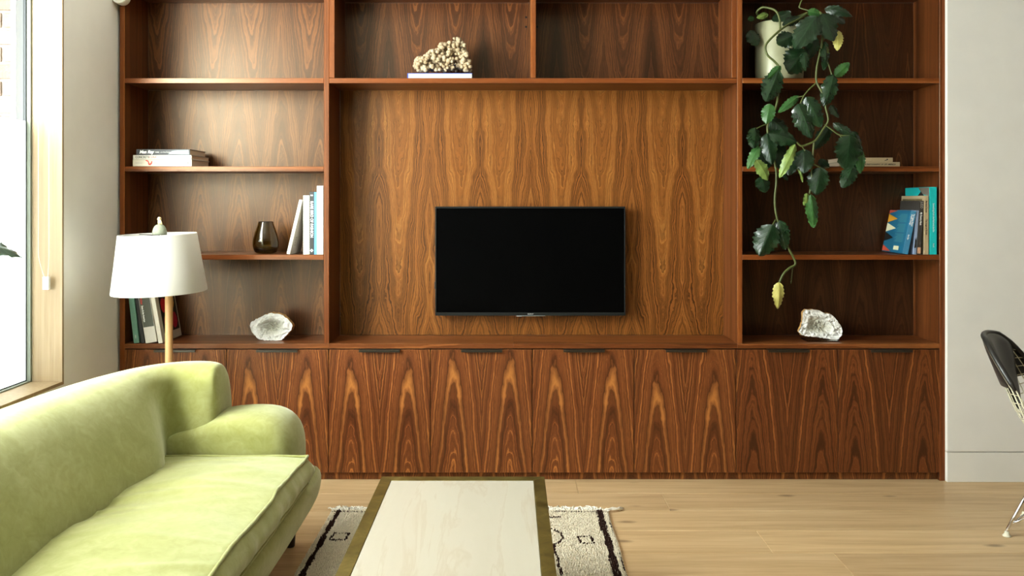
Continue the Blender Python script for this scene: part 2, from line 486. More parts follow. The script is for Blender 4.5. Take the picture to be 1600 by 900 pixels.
# ------------------------------------------------------------------ window
XG = -2.062
lt = 0.0125
LX0, LX1 = -2.041, XL + 0.001
M_gasket = plain('black_gasket', lin(12, 20, 26), 0.5)
def build_window(name, y0, y1, film):
    win = structure(empty(name, (XL, (y0 + y1) / 2, WZ0)))
    def wpart(nm, boxes, mat, bevel=0.0):
        mm = MB()
        for b in boxes: mm.box(*b)
        o = mm.build(nm, mat, None, bevel=bevel, seg=1)
        o.parent = win
        o.matrix_parent_inverse = Matrix.Translation(-Vector(win.location))
        return o
    wpart('jamb_lining', [(LX0, LX1, y1 - 0.0005, y1 + lt, WZ0 - lt, WZ1 + lt)], M_lining, 0.001)
    wpart('jamb_lining', [(LX0, LX1, y0 - lt, y0 + 0.0005, WZ0 - lt, WZ1 + lt)], M_lining, 0.001)
    wpart('sill_board', [(LX0, LX1, y0, y1 - 0.001, WZ0 - lt, WZ0 + 0.002)], M_lining, 0.001)
    wpart('head_lining', [(LX0, LX1, y0, y1 - 0.001, WZ1, WZ1 + lt)], M_lining, 0.001)
    def ring(x0, x1, t):
        return [(x0, x1, y1 - t, y1, WZ0, WZ1), (x0, x1, y0, y0 + t, WZ0, WZ1),
                (x0, x1, y0 + t, y1 - t, WZ0, WZ0 + t * 0.6), (x0, x1, y0 + t, y1 - t, WZ1 - t, WZ1)]
    wpart('glazing_bead', ring(-2.0575, -2.0415, 0.012), M_bead)
    wpart('gasket', ring(-2.066, -2.058, 0.018), M_gasket)
    wpart('outer_frame', ring(-2.0975, -2.0665, 0.02), M_alu)
    wpart('outer_trim', ring(-2.118, -2.098, 0.022), M_white)
    wpart('window_pane', [(XG - 0.003, XG + 0.003, y0 + 0.01, y1 - 0.01, WZ0 + 0.01, WZ1 - 0.012)], M_glass)
    wpart('frosted_film', [(XG + 0.0035, XG + 0.0045, y0 + 0.019, y1 - 0.019, WZ0 + 0.012, film)], M_film)
g = N('window_glass')
tr = g.n('ShaderNodeBsdfTransparent'); gl = g.n('ShaderNodeBsdfGlossy'); gl.inputs['Roughness'].default_value = 0.02
tr.inputs[0].default_value = (0.95, 0.98, 0.96, 1)
lw = g.n('ShaderNodeLayerWeight'); lw.inputs[0].default_value = 0.5
fr = g.math('ADD', g.math('MULTIPLY', g.math('POWER', lw.outputs['Facing'], 5.0), 0.5), 0.03)
mx = g.n('ShaderNodeMixShader'); g.l(fr, mx.inputs[0]); g.l(tr.outputs[0], mx.inputs[1]); g.l(gl.outputs[0], mx.inputs[2])
g.l(mx.outputs[0], g.out.inputs[0])
M_glass = g.m
g = N('frosted_window_film')
tr = g.n('ShaderNodeBsdfTransparent'); tl = g.n('ShaderNodeBsdfTranslucent'); df = g.n('ShaderNodeBsdfDiffuse')
tl.inputs[0].default_value = (0.95, 0.97, 0.97, 1); df.inputs[0].default_value = (0.9, 0.92, 0.92, 1)
m1 = g.n('ShaderNodeMixShader'); m1.inputs[0].default_value = 0.25; g.l(tl.outputs[0], m1.inputs[1]); g.l(df.outputs[0], m1.inputs[2])
m2 = g.n('ShaderNodeMixShader'); m2.inputs[0].default_value = 0.66; g.l(tr.outputs[0], m2.inputs[1]); g.l(m1.outputs[0], m2.inputs[2])
g.l(m2.outputs[0], g.out.inputs[0])
M_film = g.m
build_window('window_1', WY0, WY1, 1.70)
build_window('window_2', WV0, WV1, 1.70)

# roller blind rolled up in the head of the window, with its bead chain
blind = empty('roller_blind', (-1.98, -2.0, 2.56), label='rolled-up white roller blind with bead chain hanging in front of the pale oak window jamb', cat='blind')
def child(o, root):
    o.parent = root
    o.matrix_parent_inverse = Matrix.Translation(-Vector(root.location))
    return o
m = MB(); m.tube([(-1.98, WY0 + 0.03, 2.56), (-1.98, WY1 - 0.045, 2.56)], 0.026, 16)
child(m.build('fabric_roll', M_white, smooth=True), blind)
m = MB(); m.tube([(-1.98, WY1 - 0.044, 2.56), (-1.98, WY1 - 0.012, 2.56)], 0.03, 16)
child(m.build('chain_wheel', M_white, smooth=True), blind)
YC = WY1 - 0.028
zt = Z(434, YC)
m = MB()
xa, xb = X(60, YC), X(76.5, YC)
xc = X(72.5, YC)
z = 2.56
while z > zt:
    k = max(0.0, min(1.0, (zt + 0.10 - z) / 0.10))
    m.ico((xa + (xc - 0.008 - xa) * k ** 1.4, YC, z), 0.0021, 1)
    m.ico((xb + (xc + 0.006 - xb) * k ** 1.4, YC, z), 0.0021, 1)
    z -= 0.0062
child(tag(m.build('bead_chain', M_white, smooth=True), kind='stuff'), blind)
m = MB()
m.box(xc - 0.013, xc + 0.013, YC - 0.007, YC + 0.007, zt - 0.05, zt + 0.004)
m.box(xc - 0.008, xc + 0.012, YC - 0.009, YC - 0.007, zt - 0.043, zt - 0.006)
child(m.build('chain_tensioner', M_white, bevel=0.003, seg=2), blind)

# brick return outside the window
bw = empty('brick_wall', (-2.6, -0.43, 0), label='pale brick wall outside the clear top of the window', cat='wall')
g = N('pale_brick')
oi = g.n('ShaderNodeObjectInfo')
f = g.noise(g.obj(), 40.0, 4, 0.65)
c1 = g.ramp(oi.outputs['Random'], [(0.0, lin(98, 80, 70)), (0.5, lin(110, 92, 80)), (1.0, lin(118, 102, 92))])
g.color(g.mix(g.ramp(f, [(0.35, 0.5), (0.65, 0.0)]), c1, lin(80, 66, 58)))
g.set(rough=0.9); g.bump(f, 0.8, 0.01)
M_brick = g.m
m = MB(); m.box(-3.4, -2.119, -0.482, -0.3, 0.0, 2.95)
child(m.build('mortar', speckled('mortar', lin(128, 120, 112), 0.95, 0.06, 90, 0.3)), bw)
R = rnd(5)
protos = {}
for row in range(14):
    z0 = 1.62 + row * 0.0735
    xr = -2.121
    first = 0.108 if row % 2 == 0 else 0.046
    k = 0
    while xr > -3.0:
        L = first if k == 0 else (0.215 if k > 1 else (0.10 if row % 2 == 0 else 0.215))
        key = round(L, 3)
        if key not in protos:
            m = MB()
            nx, nz = 8, 4
            m.box(-L / 2, L / 2, -0.008, 0.03, -0.031, 0.031)
            o = m.build('brick', M_brick, bevel=0.004, seg=2)
            protos[key] = o
        else:
            o = protos[key].copy(); COL.objects.link(o)
        o.location = (xr - L / 2, -0.486 + R.uniform(-0.003, 0.002), z0 + R.uniform(-0.001, 0.001))
        o.rotation_euler = (0, R.uniform(-0.008, 0.008), R.uniform(-0.01, 0.01))
        o.parent = bw; o.matrix_parent_inverse = Matrix.Translation(-Vector(bw.location))
        xr -= L + 0.011
        k += 1

# ------------------------------------------------------------------ bookcase
D = 0.263                         # inner depth
BT = 0.018
ZT = 2.42                         # top of the unit
ztop = Z(537)                     # worktop upper face
g1 = 0.0008

def panel(name, px0, px1, z0, z1, parent, mat=None, grain='z', y0=0.0, y1=D, uo=0.0, vo=0.0, bevel=0.0012):
    mm = MB(); mm.box(X(px0), X(px1), y0, y1, z0, z1, grain, uo, vo)
    if mat is None:                # same wood: inner faces coloured darker for shade, front edge lighter
        mm.mi = [1, 1, 0, 1, 1, 1]
        mat = [M_edge, M_panel_shaded]
    o = mm.build(name, mat, None, bevel=bevel, seg=1)
    return child(o, parent)

shelf_rows = [(122, 130), (260, 268), (398, 406)]
zones = [(Z(-16), Z(122)), (Z(130), Z(260)), (Z(268), Z(398)), (Z(406), ztop)]
def column(name, label, pl, pr, lfoot, rfoot, seed):
    ox = (X(pl[0]) + X(pr[1])) / 2
    root = empty(name, (ox, D / 2, 0), label=label, cat='bookcase')
    panel('side_panel', pl[0], pl[1], 0.0 if lfoot else ztop + g1, ZT, root, uo=seed * 0.7, vo=seed)
    panel('side_panel', pr[0], pr[1], 0.0 if rfoot else ztop + g1, ZT, root, uo=seed * 0.9, vo=seed + 2)
    for i, (a, b) in enumerate(shelf_rows):
        panel('shelf', pl[1] + 0.15, pr[0] - 0.15, Z(b), Z(a), root, grain='x', uo=0.3 * i + seed, vo=i * 1.3)
    panel('top_board', pl[1] + 0.15, pr[0] - 0.15, Z(-16), ZT, root, grain='x', uo=seed)
    for i, (zb, za) in enumerate(zones):
        lo, hi = min(zb, za), max(zb, za)
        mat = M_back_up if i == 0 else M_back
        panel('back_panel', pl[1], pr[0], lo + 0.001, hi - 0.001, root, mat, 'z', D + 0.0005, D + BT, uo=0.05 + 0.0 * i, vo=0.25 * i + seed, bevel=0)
    return root
left_case = column('bookcase', 'left walnut bookcase column with open shelves beside the window', (187, 195), (506, 514), True, False, 0.37)
right_case = column('bookcase', 'right walnut bookcase column with open shelves and the trailing plant', (1152, 1160), (1468, 1477), False, True, 1.91)

mid = empty('media_unit', (X(833), D / 2, 0), label='wide walnut media unit between the shelf columns with panelled television niche', cat='media unit')
panel('niche_panel', 514.2, 1151.8, ztop + 0.001, Z(130), mid, M_niche, 'z', D + 0.0005, D + BT, uo=0.06, vo=0.1, bevel=0)
box_gap = MB(); box_gap.box(X(1130.6, D), X(1131.8, D), D - 0.0004, D + 0.0004, ztop + 0.001, Z(130) - 0.001)
child(box_gap.build('shadow_gap', M_dark), mid)
panel('niche_shelf', 514.2, 1151.8, Z(130), Z(122), mid, grain='x', uo=0.2)
panel('liner_panel', 514.2, 522.6, Z(122) + g1, ZT, mid, uo=0.4, vo=0.3)
panel('liner_panel', 1143.6, 1151.8, Z(122) + g1, ZT, mid, uo=0.6, vo=0.9, y0=0.004)
panel('upright', 829, 837.3, Z(122) + g1, Z(-16) - g1, mid, uo=0.8, vo=0.1, y0=0.002)
panel('top_board', 522.8, 1143.4, Z(-16), ZT, mid, grain='x', uo=0.5)
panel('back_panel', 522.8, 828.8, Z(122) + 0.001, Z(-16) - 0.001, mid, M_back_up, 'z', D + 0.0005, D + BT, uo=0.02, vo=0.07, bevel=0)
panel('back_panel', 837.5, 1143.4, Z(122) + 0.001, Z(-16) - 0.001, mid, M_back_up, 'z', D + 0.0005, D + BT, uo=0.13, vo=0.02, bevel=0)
for hx, hy in ((822, 27), (822, 42), (839.5, 42)):
    mm = MB(); c = at(hx, hy, D - 0.0008)
    mm.tube([(c.x, D - 0.001, c.z), (c.x, D + 0.0004, c.z)], 0.0055, 12)
    child(mm.build('shelf_pin_hole', M_dark), mid)

# worktop: one run, jointed boards
wt = empty('worktop', (X(831), D / 2, Z(544.6)), label='long walnut worktop running over all the base cabinets', cat='worktop')
for k, (a, b) in enumerate(((195.2, 514), (514, 802), (802, 1152), (1152, 1467.8))):
    panel('board', a + 0.1, b - 0.1, Z(544.6), ztop, wt, M_top, 'x', 0.0, D, uo=0.31 * k, vo=0.8 * k, bevel=0.0008)

# base cabinets
dz0, dz1 = Z(738.5), Z(546.2)
edges = [194.6 + i * 159.25 for i in range(9)]
cab_names = ['leftmost walnut base cabinet, behind the end of the green sofa',
             'second walnut base cabinet from the window, partly hidden by the sofa arm',
             'walnut base cabinet below the left end of the television niche, third from the window',
             'walnut base cabinet below the left half of the television, fourth from the window',
             'walnut base cabinet below the right half of the television, fifth from the window',
             'walnut base cabinet under the right end of the niche, sixth from the window',
             'walnut base cabinet directly below the right geode, second from the right end',
             'rightmost walnut base cabinet, next to the plain wall']
for i in range(8):
    x0, x1 = X(edges[i]), X(edges[i + 1])
    root = empty('base_cabinet', ((x0 + x1) / 2, 0.12, 0.05), label=cab_names[i], cat='cabinet', group='row of walnut base cabinets')
    mm = MB()
    mm.box(x0 + 0.0006, x1 - 0.0006, 0.02, D, 0.05, Z(544.6) - 0.0008)
    child(mm.build('carcass', M_dark), root)
    mm = MB()
    mm.box(x0 + 0.0016, x1 - 0.0016, 0.0, 0.0195, dz0, dz1, 'z', -0.0016, (0.0, 0.01, 0.012, -0.035, 0.0, 0.075, 0.0, 0.03)[i])
    door = child(mm.build('door', M_door if i < 6 else M_door_end, bevel=0.0008, seg=1), root)
    hx0, hx1 = X(edges[i] + 48.5), X(edges[i] + 112.5)
    if i == 7: hx0, hx1 = X(1358), X(1423)
    mm = MB()
    mm.box(hx0, hx1, -0.022, 0.019, dz1 + 0.0002, dz1 + 0.0022)
    mm.box(hx0, hx1, -0.022, -0.0195, dz1 - 0.010, dz1 + 0.0002)
    h = mm.build('handle', M_handle, None, bevel=0.0006, seg=1)
    h.parent = door
pl = MB(); pl.box(X(195.2), X(1467.8), 0.022, 0.038, 0.0005, Z(737), 'z', 0.1, 0.3)
tag(pl.build('plinth', M_door, bevel=0.0008, seg=1), 'recessed walnut plinth running along the floor under the base cabinets', 'plinth')

# round white sensor at the top of the left stile
sn = at(188.5, -5, -0.03)
mm = MB()
prof = [(0.0, -0.052), (0.022, -0.0515), (0.029, -0.049), (0.031, -0.052), (0.0355, -0.052), (0.0375, -0.046), (0.0375, -0.004), (0.034, 0.0)]
rows = [[(sn.x + r * math.cos(2 * math.pi * j / 32), y, sn.z + r * math.sin(2 * math.pi * j / 32)) for j in range(32)] for r, y in prof]
mm.grid(rows, close_u=True)
tag(mm.build('wall_sensor', M_white, smooth=True, recalc=True), 'round white sensor fixed at the top of the left bookcase edge', 'sensor')

# ------------------------------------------------------------------ television
ty = 0.185
tv = empty('television', (X(828.5, ty), D, 0.9), label='black flat-screen television mounted on the niche panel', cat='television')
tx0, tx1, tz0, tz1 = X(680, ty), X(977.3, ty), Z(493.3, ty), Z(322.6, ty)
mm = MB(); mm.box(tx0 + 0.004, tx1 - 0.004, ty + 0.022, ty + 0.045, tz0 + 0.004, tz1 - 0.004)
mm.box(tx0 + 0.12, tx1 - 0.12, ty + 0.045, ty + 0.068, tz0 + 0.05, tz1 - 0.14)
child(mm.build('housing', M_black, bevel=0.004, seg=2), tv)
mm = MB(); mm.box(tx0 + 0.35, tx1 - 0.35, ty + 0.0685, D - 0.0005, 0.98, 1.18)
child(mm.build('wall_bracket', M_black), tv)
b = 0.0095
fr_ = MB()
fr_.box(tx0, tx1, ty, ty + 0.022, tz1 - b, tz1); fr_.box(tx0, tx1, ty, ty + 0.022, tz0, tz0 + 0.016)
fr_.box(tx0, tx0 + b * 0.6, ty, ty + 0.022, tz0 + 0.016, tz1 - b); fr_.box(tx1 - b * 0.6, tx1, ty, ty + 0.022, tz0 + 0.016, tz1 - b)
bez = child(fr_.build('bezel', plain('tv_bezel', (0.010, 0.011, 0.010), 0.5, spec=0.2), bevel=0.0012, seg=2), tv)
mm = MB(); mm.box(tx0 + b * 0.6, tx1 - b * 0.6, ty + 0.004, ty + 0.0215, tz0 + 0.016, tz1 - b)
child(mm.build('screen', M_screen), tv)
t = text_obj('brand_lettering', 'SONY', 0.0085, M_silver, None, (X(829, ty), ty - 0.0004, Z(490.8, ty)), (math.pi / 2, 0, 0), align='CENTER', spacing=1.1, sx=1.25, bold=0.0002)
child(t, tv)
mm = MB(); mm.box(X(807, ty), X(815.2, ty), ty + 0.001, ty + 0.012, tz0 - 0.0035, tz0 - 0.0003)
mm.box(X(815.2, ty), X(852, ty), ty + 0.003, ty + 0.012, tz0 - 0.002, tz0 - 0.0003)
child(mm.build('light_bar', M_silver), tv)
mm = MB(); mm.box(tx0 - 0.006, tx0 + 0.006, ty + 0.024, ty + 0.04, Z(452, ty), Z(441, ty))
child(mm.build('side_button', M_black, bevel=0.001), tv)

# ------------------------------------------------------------------ books
def cover_mat(name, c, rough=0.45):
    return speckled(name, c, rough, 0.05, 120)
def book(label, t, h, d, mat, loc, lean=0.0, anchor='l', rotz=0.0, group=None, pages=None, spine=None, name='book'):
    """upright book: spine faces -y; anchor edge l/r is the corner it stands on"""
    root = empty(name, loc, (0, math.radians(lean), math.radians(rotz)), label=label, cat='book', group=group)
    x0, x1 = (0, t) if anchor == 'l' else (-t, 0)
    c = 0.0022
    mm = MB()
    mm.box(x0, x0 + c, 0.0, d, 0, h); mm.box(x1 - c, x1, 0.0, d, 0, h)
    mm.build('cover', mat, root, bevel=0.0005, seg=1)
    mm = MB(); mm.box(x0 + 0.0001, x1 - 0.0001, -0.0012, c, 0.0, h)
    mm.build('spine', spine or mat, root, bevel=0.001, seg=2)
    mm = MB(); mm.box(x0 + c, x1 - c, c, d - 0.003, 0.003, h - 0.003)
    mm.build('pages', pages or M_pages, root)
    return root
def flat_book(label, L, t, d, mat, loc, rotz=0.0, group=None, spine_front=True, pages=None, spine=None):
    """lying book, long edge along x, spine (or fore-edge) facing -y; loc = left front bottom corner"""
    root = empty('book', loc, (0, 0, math.radians(rotz)), label=label, cat='book', group=group)
    c = 0.0024
    mm = MB(); mm.box(0, L, 0, d, 0, c); mm.box(0, L, 0, d, t - c, t)
    mm.build('cover', mat, root, bevel=0.0005, seg=1)
    mm = MB()
    if spine_front: mm.box(0, L, -0.0012, c, 0.0001, t - 0.0001)
    else: mm.box(0, L, d - c, d + 0.0012, 0.0001, t - 0.0001)
    mm.build('spine', spine or mat, root, bevel=0.001, seg=2)
    mm = MB()
    if spine_front: mm.box(0.003, L - 0.003, c, d - 0.003, c, t - c)
    else: mm.box(0.003, L - 0.003, 0.002, d - c, c, t - c)
    mm.build('pages', pages or M_pages, root)
    return root
RX = (math.pi / 2, 0, 0)
RV = (math.pi / 2, math.pi / 2, 0)      # reading downwards on a spine

M_bkblack = cover_mat('black_cover', lin(36, 36, 34)); M_bkwhite = cover_mat('white_cover', lin(208, 202, 188))
M_bkcream = cover_mat('cream_cover', lin(204, 196, 176)); M_bkteal = cover_mat('teal_cover', lin(96, 140, 124))
M_bkblue = cover_mat('sky_blue_cover', lin(92, 158, 214)); M_bkgrey = cover_mat('pale_grey_cover', lin(206, 200, 192))
M_bkturq = cover_mat('turquoise_cover', lin(20, 178, 176)); M_bkbeige = cover_mat('beige_cover', lin(176, 156, 122))
M_bkpetrol = cover_mat('petrol_blue_cover', lin(20, 92, 122)); M_bkspine = cover_mat('mid_blue_spine', lin(64, 130, 166))
M_bkroyal = cover_mat('royal_blue_cover', lin(56, 92, 190)); M_bkolive = plain('dark_olive_print', lin(70, 72, 56), 0.5)
M_pagewhite = speckled('white_pages', lin(206, 204, 196), 0.8, 0.05, 300)

# stack on the left column
GS = 'books lying in the stack on the left column'
zs = Z(260) + 0.0006
p = (X(206.6), 0.006, zs)
b3 = flat_book('cream book with red mark at the bottom of the lying stack left', X(299) - X(206.6), 0.0335, 0.235, M_bkcream, p, 0, GS)
text_obj('lettering', 'History of Modern Design', 0.014, M_greyink, b3, (0.105, -0.0016, 0.0165), RX, sx=1.0)
text_obj('lettering', 'Raizman', 0.010, M_greyink, b3, (0.014, -0.0016, 0.0165), RX)
mm = MB()
def blob(mm, pts, y=-0.0015):
    mm.face([(a, y, b_) for a, b_ in pts])
blob(mm, [(0.060, 0.030), (0.068, 0.031), (0.077, 0.027), (0.080, 0.021), (0.074, 0.022), (0.066, 0.026)])
blob(mm, [(0.074, 0.021), (0.080, 0.021), (0.083, 0.013), (0.089, 0.018), (0.092, 0.027), (0.096, 0.024), (0.094, 0.012), (0.086, 0.005), (0.077, 0.007)])
mm.build('red_mark', M_redink, b3)
mm = MB(); 
for s in (-1, 1):
    mm.obox((0.270, -0.0015, 0.0165), Vector((1, 0, s)).normalized(), (0, 1, 0), Vector((-s, 0, 1)).normalized(), 0.007, 0.0002, 0.0012)
mm.build('emblem', M_bkolive, b3)
b2 = flat_book('white book with dark and red spine title in the middle of the lying stack', X(299) - X(207.5), 0.0205, 0.24, M_bkwhite, (X(207.4), 0.004, zs + 0.0340), 0, GS)
text_obj('lettering', 'CONCRETE', 0.0165, M_bkolive, b2, (0.012, -0.0016, 0.010), RX, sx=0.78, bold=0.0003)
text_obj('lettering', 'CUBA', 0.0165, M_redink, b2, (0.078, -0.0016, 0.010), RX, sx=0.85)
text_obj('lettering', 'Contemporary Art', 0.006, M_greyink, b2, (0.22, -0.0016, 0.010), RX)
b1 = flat_book('black book with white title on top of the lying stack left', X(296) - X(211.8), 0.0285, 0.21, M_bkblack, (X(211.8), 0.008, zs + 0.0550), 0, GS)
text_obj('lettering', 'Man Ray', 0.021, M_whiteink, b1, (0.016, -0.0016, 0.0145), RX, shear=0.25, bold=0.0008, sx=0.95)
text_obj('lettering', 'PARIS', 0.008, M_whiteink, b1, (0.093, -0.0016, 0.0135), RX)
text_obj('lettering', 'L.A. PHOTOGRAPHS', 0.007, M_whiteink, b1, (0.118, -0.0016, 0.0135), RX)
mm = MB(); blob(mm, [(0.155, 0.004), (0.175, 0.020), (0.200, 0.0235), (0.255, 0.0245), (0.258, 0.003)])
mm.build('spine_picture', speckled('grey_blue_picture', lin(150, 164, 164), 0.5, 0.2, 60), b1)

# upright row on the left column, third shelf
GU = 'books standing beside the olive vase'
z3 = Z(398) + 0.0006
xr_end = X(506)
w = [X(473.2), X(483.2), X(490.4), X(494.6), X(505.2)]
bw5 = book('tall white book at the right end of the row beside the vase', w[4] - w[3] - 0.0006, 0.335, 0.235, M_bkwhite, (w[3] + 0.0003, 0.003, z3), group=GU)
text_obj('lettering', 'il', 0.008, M_redink, bw5, (0.017, -0.0016, 0.034), RX)
bbl = book('slim sky-blue book standing between the black and the tall white books', w[3] - w[2] - 0.0006, 0.304, 0.225, M_bkblue, (w[2] + 0.0003, 0.004, z3), group=GU)
bbk = book('black book with large white spine title standing on the left column', w[2] - w[1] - 0.0006, 0.306, 0.225, M_bkblack, (w[1] + 0.0003, 0.004, z3), group=GU)
text_obj('lettering', 'RARE BIRD OF FASHION', 0.0205, M_whiteink, bbk, (0.0112, -0.0016, 0.260), RV, bold=0.0004, sx=0.80)
text_obj('lettering', 'IRIS', 0.008, M_whiteink, bbk, (0.011, -0.0016, 0.288), RX, align='CENTER', bold=0.0003)
mm = MB(); mm.obox((0.011, -0.0015, 0.020), Vector((1, 0, 1)).normalized(), (0, 1, 0), Vector((-1, 0, 1)).normalized(), 0.006, 0.0002, 0.006)
mm.build('emblem', M_whiteink, bbk)
mm = MB(); mm.obox((0.011, -0.00175, 0.020), Vector((1, 0, 1)).normalized(), (0, 1, 0), Vector((-1, 0, 1)).normalized(), 0.0024, 0.0002, 0.0024)
mm.build('emblem', M_ink, bbk)
g = N('striped_spine')
u_ = g.sep(g.obj())
wv = g.math('FRACT', g.math('ADD', g.math('MULTIPLY', u_[2], 85.0), g.math('MULTIPLY', u_[0], 30.0)))
g.color(g.mix(g.math('GREATER_THAN', wv, 0.72), lin(236, 230, 214), lin(206, 200, 168))); g.set(rough=0.5)
bst = book('white book with thin ruled stripes on the spine beside the leaning one', w[1] - w[0] - 0.0006, 0.288, 0.21, M_bkwhite, (w[0] + 0.0003, 0.006, z3), group=GU, spine=g.m)
text_obj('lettering', 'aia', 0.008, M_redink, bst, (0.015, -0.0016, 0.028), RX, align='CENTER')
lb = book('pale grey book leaning against the striped book', 0.0165, 0.272, 0.20, M_bkgrey, (X(452.2), 0.008, z3), lean=13.2, anchor='r', group=GU, spine=M_bkwhite)
text_obj('lettering', 'Ed', 0.05, M_greyink, lb, (0.0006, 0.05, 0.09), (math.pi / 2, math.pi / 2, math.pi / 2))

# books behind the lamp, on the worktop
GL = 'books leaning at the left end of the worktop'
zw = ztop + 0.0006
btl = book('teal book leaning at the far left of the worktop behind the lamp', 0.0265, 0.300, 0.225, M_bkteal, (X(208.3), 0.006, zw), lean=-6.6, group=GL)
text_obj('lettering', 'TEXTILE', 0.024, M_whiteink, btl, (0.0135, -0.0016, 0.298), RV, sx=0.8)
text_obj('lettering', 'vitra', 0.009, M_whiteink, btl, (0.0135, -0.0016, 0.040), RV)
bdk = book('thin black book squeezed between the teal and the grey book', 0.017, 0.285, 0.215, M_bkblack, (X(219.0), 0.012, zw), lean=-7.6, group=GL)
bgr = book('white book with dark olive spine block leaning behind the lamp pole', 0.056, 0.295, 0.205, M_bkwhite, (X(227.2), 0.004, zw), lean=-9.2, group=GL)
mm = MB(); mm.box(0.002, 0.054, -0.0018, -0.0012, 0.078, 0.240)
mm.build('spine_block', M_bkolive, bgr)
text_obj('lettering', 'Walker', 0.0125, M_redink, bgr, (0.012, -0.0020, 0.228), RV, bold=0.0004)
text_obj('lettering', 'Evans & the American', 0.0125, M_whiteink, bgr, (0.012, -0.0020, 0.184), RV, bold=0.0004, sx=0.72)
bwh = book('white art book with red and amber shapes on a black cover panel', 0.021, 0.290, 0.235, M_bkcream, (X(247.2), 0.004, zw), lean=-9.8, group=GL)
# printed cover panel on the right-hand board (generic coloured shapes)
xc_ = 0.0212
mm = MB(); mm.box(xc_ - 0.0002, xc_ + 0.0003, 0.035, 0.222, 0.040, 0.228)
mm.build('cover_panel', plain('black_print', lin(22, 26, 18), 0.5), bwh)
def ell(mm, cy, cz, ry, rz, seed):
    R_ = rnd(seed)
    pts = [(xc_ + 0.0006, cy + ry * math.cos(a) * R_.uniform(0.9, 1.08), cz + rz * math.sin(a) * R_.uniform(0.9, 1.08)) for a in [2 * math.pi * k / 20 for k in range(20)]]
    mm.face(pts)
for nm, cy, cz, ry, rz, c in (('red_shape', 0.078, 0.176, 0.034, 0.038, lin(214, 22, 38)), ('red_shape', 0.085, 0.088, 0.030, 0.036, lin(186, 24, 54)),
                               ('amber_shape', 0.172, 0.184, 0.032, 0.036, lin(228, 160, 30)), ('red_shape', 0.178, 0.090, 0.034, 0.040, lin(182, 18, 52))):
    mm = MB(); ell(mm, cy, cz, ry, rz, int(cy * 1000 + cz * 100))
    mm.build(nm, plain(nm, c, 0.5), bwh)
text_obj('lettering', 'WARHOL', 0.034, M_bkolive, bwh, (xc_ + 0.0004, 0.05, 0.252), (math.pi / 2, 0, math.pi / 2))

# blue book under the coral
zc_ = Z(122) + 0.0006
bb = flat_book('royal-blue book lying under the coral, white pages facing out', X(738, 0.02) - X(637, 0.02), 0.0265, 0.215, M_bkroyal, (X(637, 0.02), 0.02, zc_), 0, None, spine_front=False, pages=M_pagewhite)
mm = MB(); mm.box(-0.0015, 0.002, 0.0, 0.215, 0.0, 0.0265)
mm.build('cover_edge', M_bkroyal, bb)

# lying books on the right column
GR = 'books lying behind the trailing plant'
zr = Z(260) + 0.0006
g1b = flat_book('lower beige book lying behind the trailing plant', X(1406, 0.03) - X(1311, 0.03), 0.022, 0.2, M_bkbeige, (X(1311, 0.03), 0.03, zr), 0, GR)
text_obj('lettering', 'THE PHOTOGRAPHY OF LIFE AMERICA', 0.0105, M_ink, g1b, (0.115, -0.0016, 0.0105), RX, bold=0.0002, sx=0.88)
g2b = flat_book('upper beige book lying behind the trailing plant', X(1395, 0.035) - X(1316, 0.035), 0.0215, 0.19, M_bkbeige, (X(1316, 0.035), 0.035, zr + 0.0225), 0, GR)
mm = MB(); blob(mm, [(0.205, 0.006), (0.212, 0.011), (0.218, 0.011), (0.217, 0.016), (0.224, 0.015), (0.223, 0.009)])
mm.build('emblem', M_ink, g2b)

# upright books on the right column
GQ = 'books standing at the right end of the right column'
zq = Z(398) + 0.0006
tq = book('tall turquoise book at the right end of the right column', X(1464) - X(1453), 0.329, 0.25, M_bkturq, (X(1453), 0.003, zq), group=GQ)
text_obj('lettering', 'Something from the Red and the Era', 0.0115, M_whiteink, tq, (0.0185, -0.0016, 0.250), RV, sx=0.82)
text_obj('lettering', 'Steidl', 0.009, M_whiteink, tq, (0.0185, -0.0016, 0.055), RV)
mm = MB()
mm.face([(-0.0004, 0.004, 0.327), (-0.0004, 0.11, 0.327), (-0.0004, 0.075, 0.296), (-0.0004, 0.004, 0.285)])
mm.build('cover_picture', plain('grey_brown_print', lin(112, 104, 92), 0.5), tq)
mm = MB(); mm.face([(-0.0006, 0.05, 0.285), (-0.0006, 0.085, 0.309), (-0.0006, 0.12, 0.285), (-0.0006, 0.12, 0.2), (-0.0006, 0.05, 0.2)])
mm.build('cover_picture', M_ink, tq)
bq = book('beige book with black spine title beside the turquoise book', X(1451.5) - X(1444.6), 0.287, 0.235, M_bkbeige, (X(1444.6), 0.004, zq), group=GQ)
text_obj('lettering', 'Marlene Dumas', 0.0125, M_ink, bq, (0.0105, -0.0016, 0.262), RV, bold=0.0002, sx=0.72)
text_obj('lettering', 'The Image as Burden', 0.0125, M_ink, bq, (0.0105, -0.0016, 0.172), RV, bold=0.0002, sx=0.72)
mm = MB(); mm.face([(-0.0004, 0.02, 0.272), (-0.0004, 0.225, 0.272), (-0.0004, 0.225, 0.2), (-0.0004, 0.02, 0.2)])
mm.build('cover_picture', speckled('olive_brown_picture', lin(112, 98, 62), 0.5, 0.3, 40), bq)
dq = book('dark grey book with white spine title leaning against the beige one', 0.0205, 0.262, 0.2, cover_mat('charcoal_cover', lin(58, 54, 50)), (X(1439.7), 0.006, zq), lean=3.2, anchor='r', group=GQ)
text_obj('lettering', 'My Country Music', 0.0115, M_whiteink, dq, (-0.010, -0.0016, 0.205), RV, bold=0.0003, sx=0.72)
text_obj('lettering', 'JUDD', 0.017, M_greyink, dq, (-0.010, -0.0016, 0.258), RV, sx=0.8)
mm = MB(); mm.box(-0.018, -0.003, -0.0018, -0.0012, 0.004, 0.034)
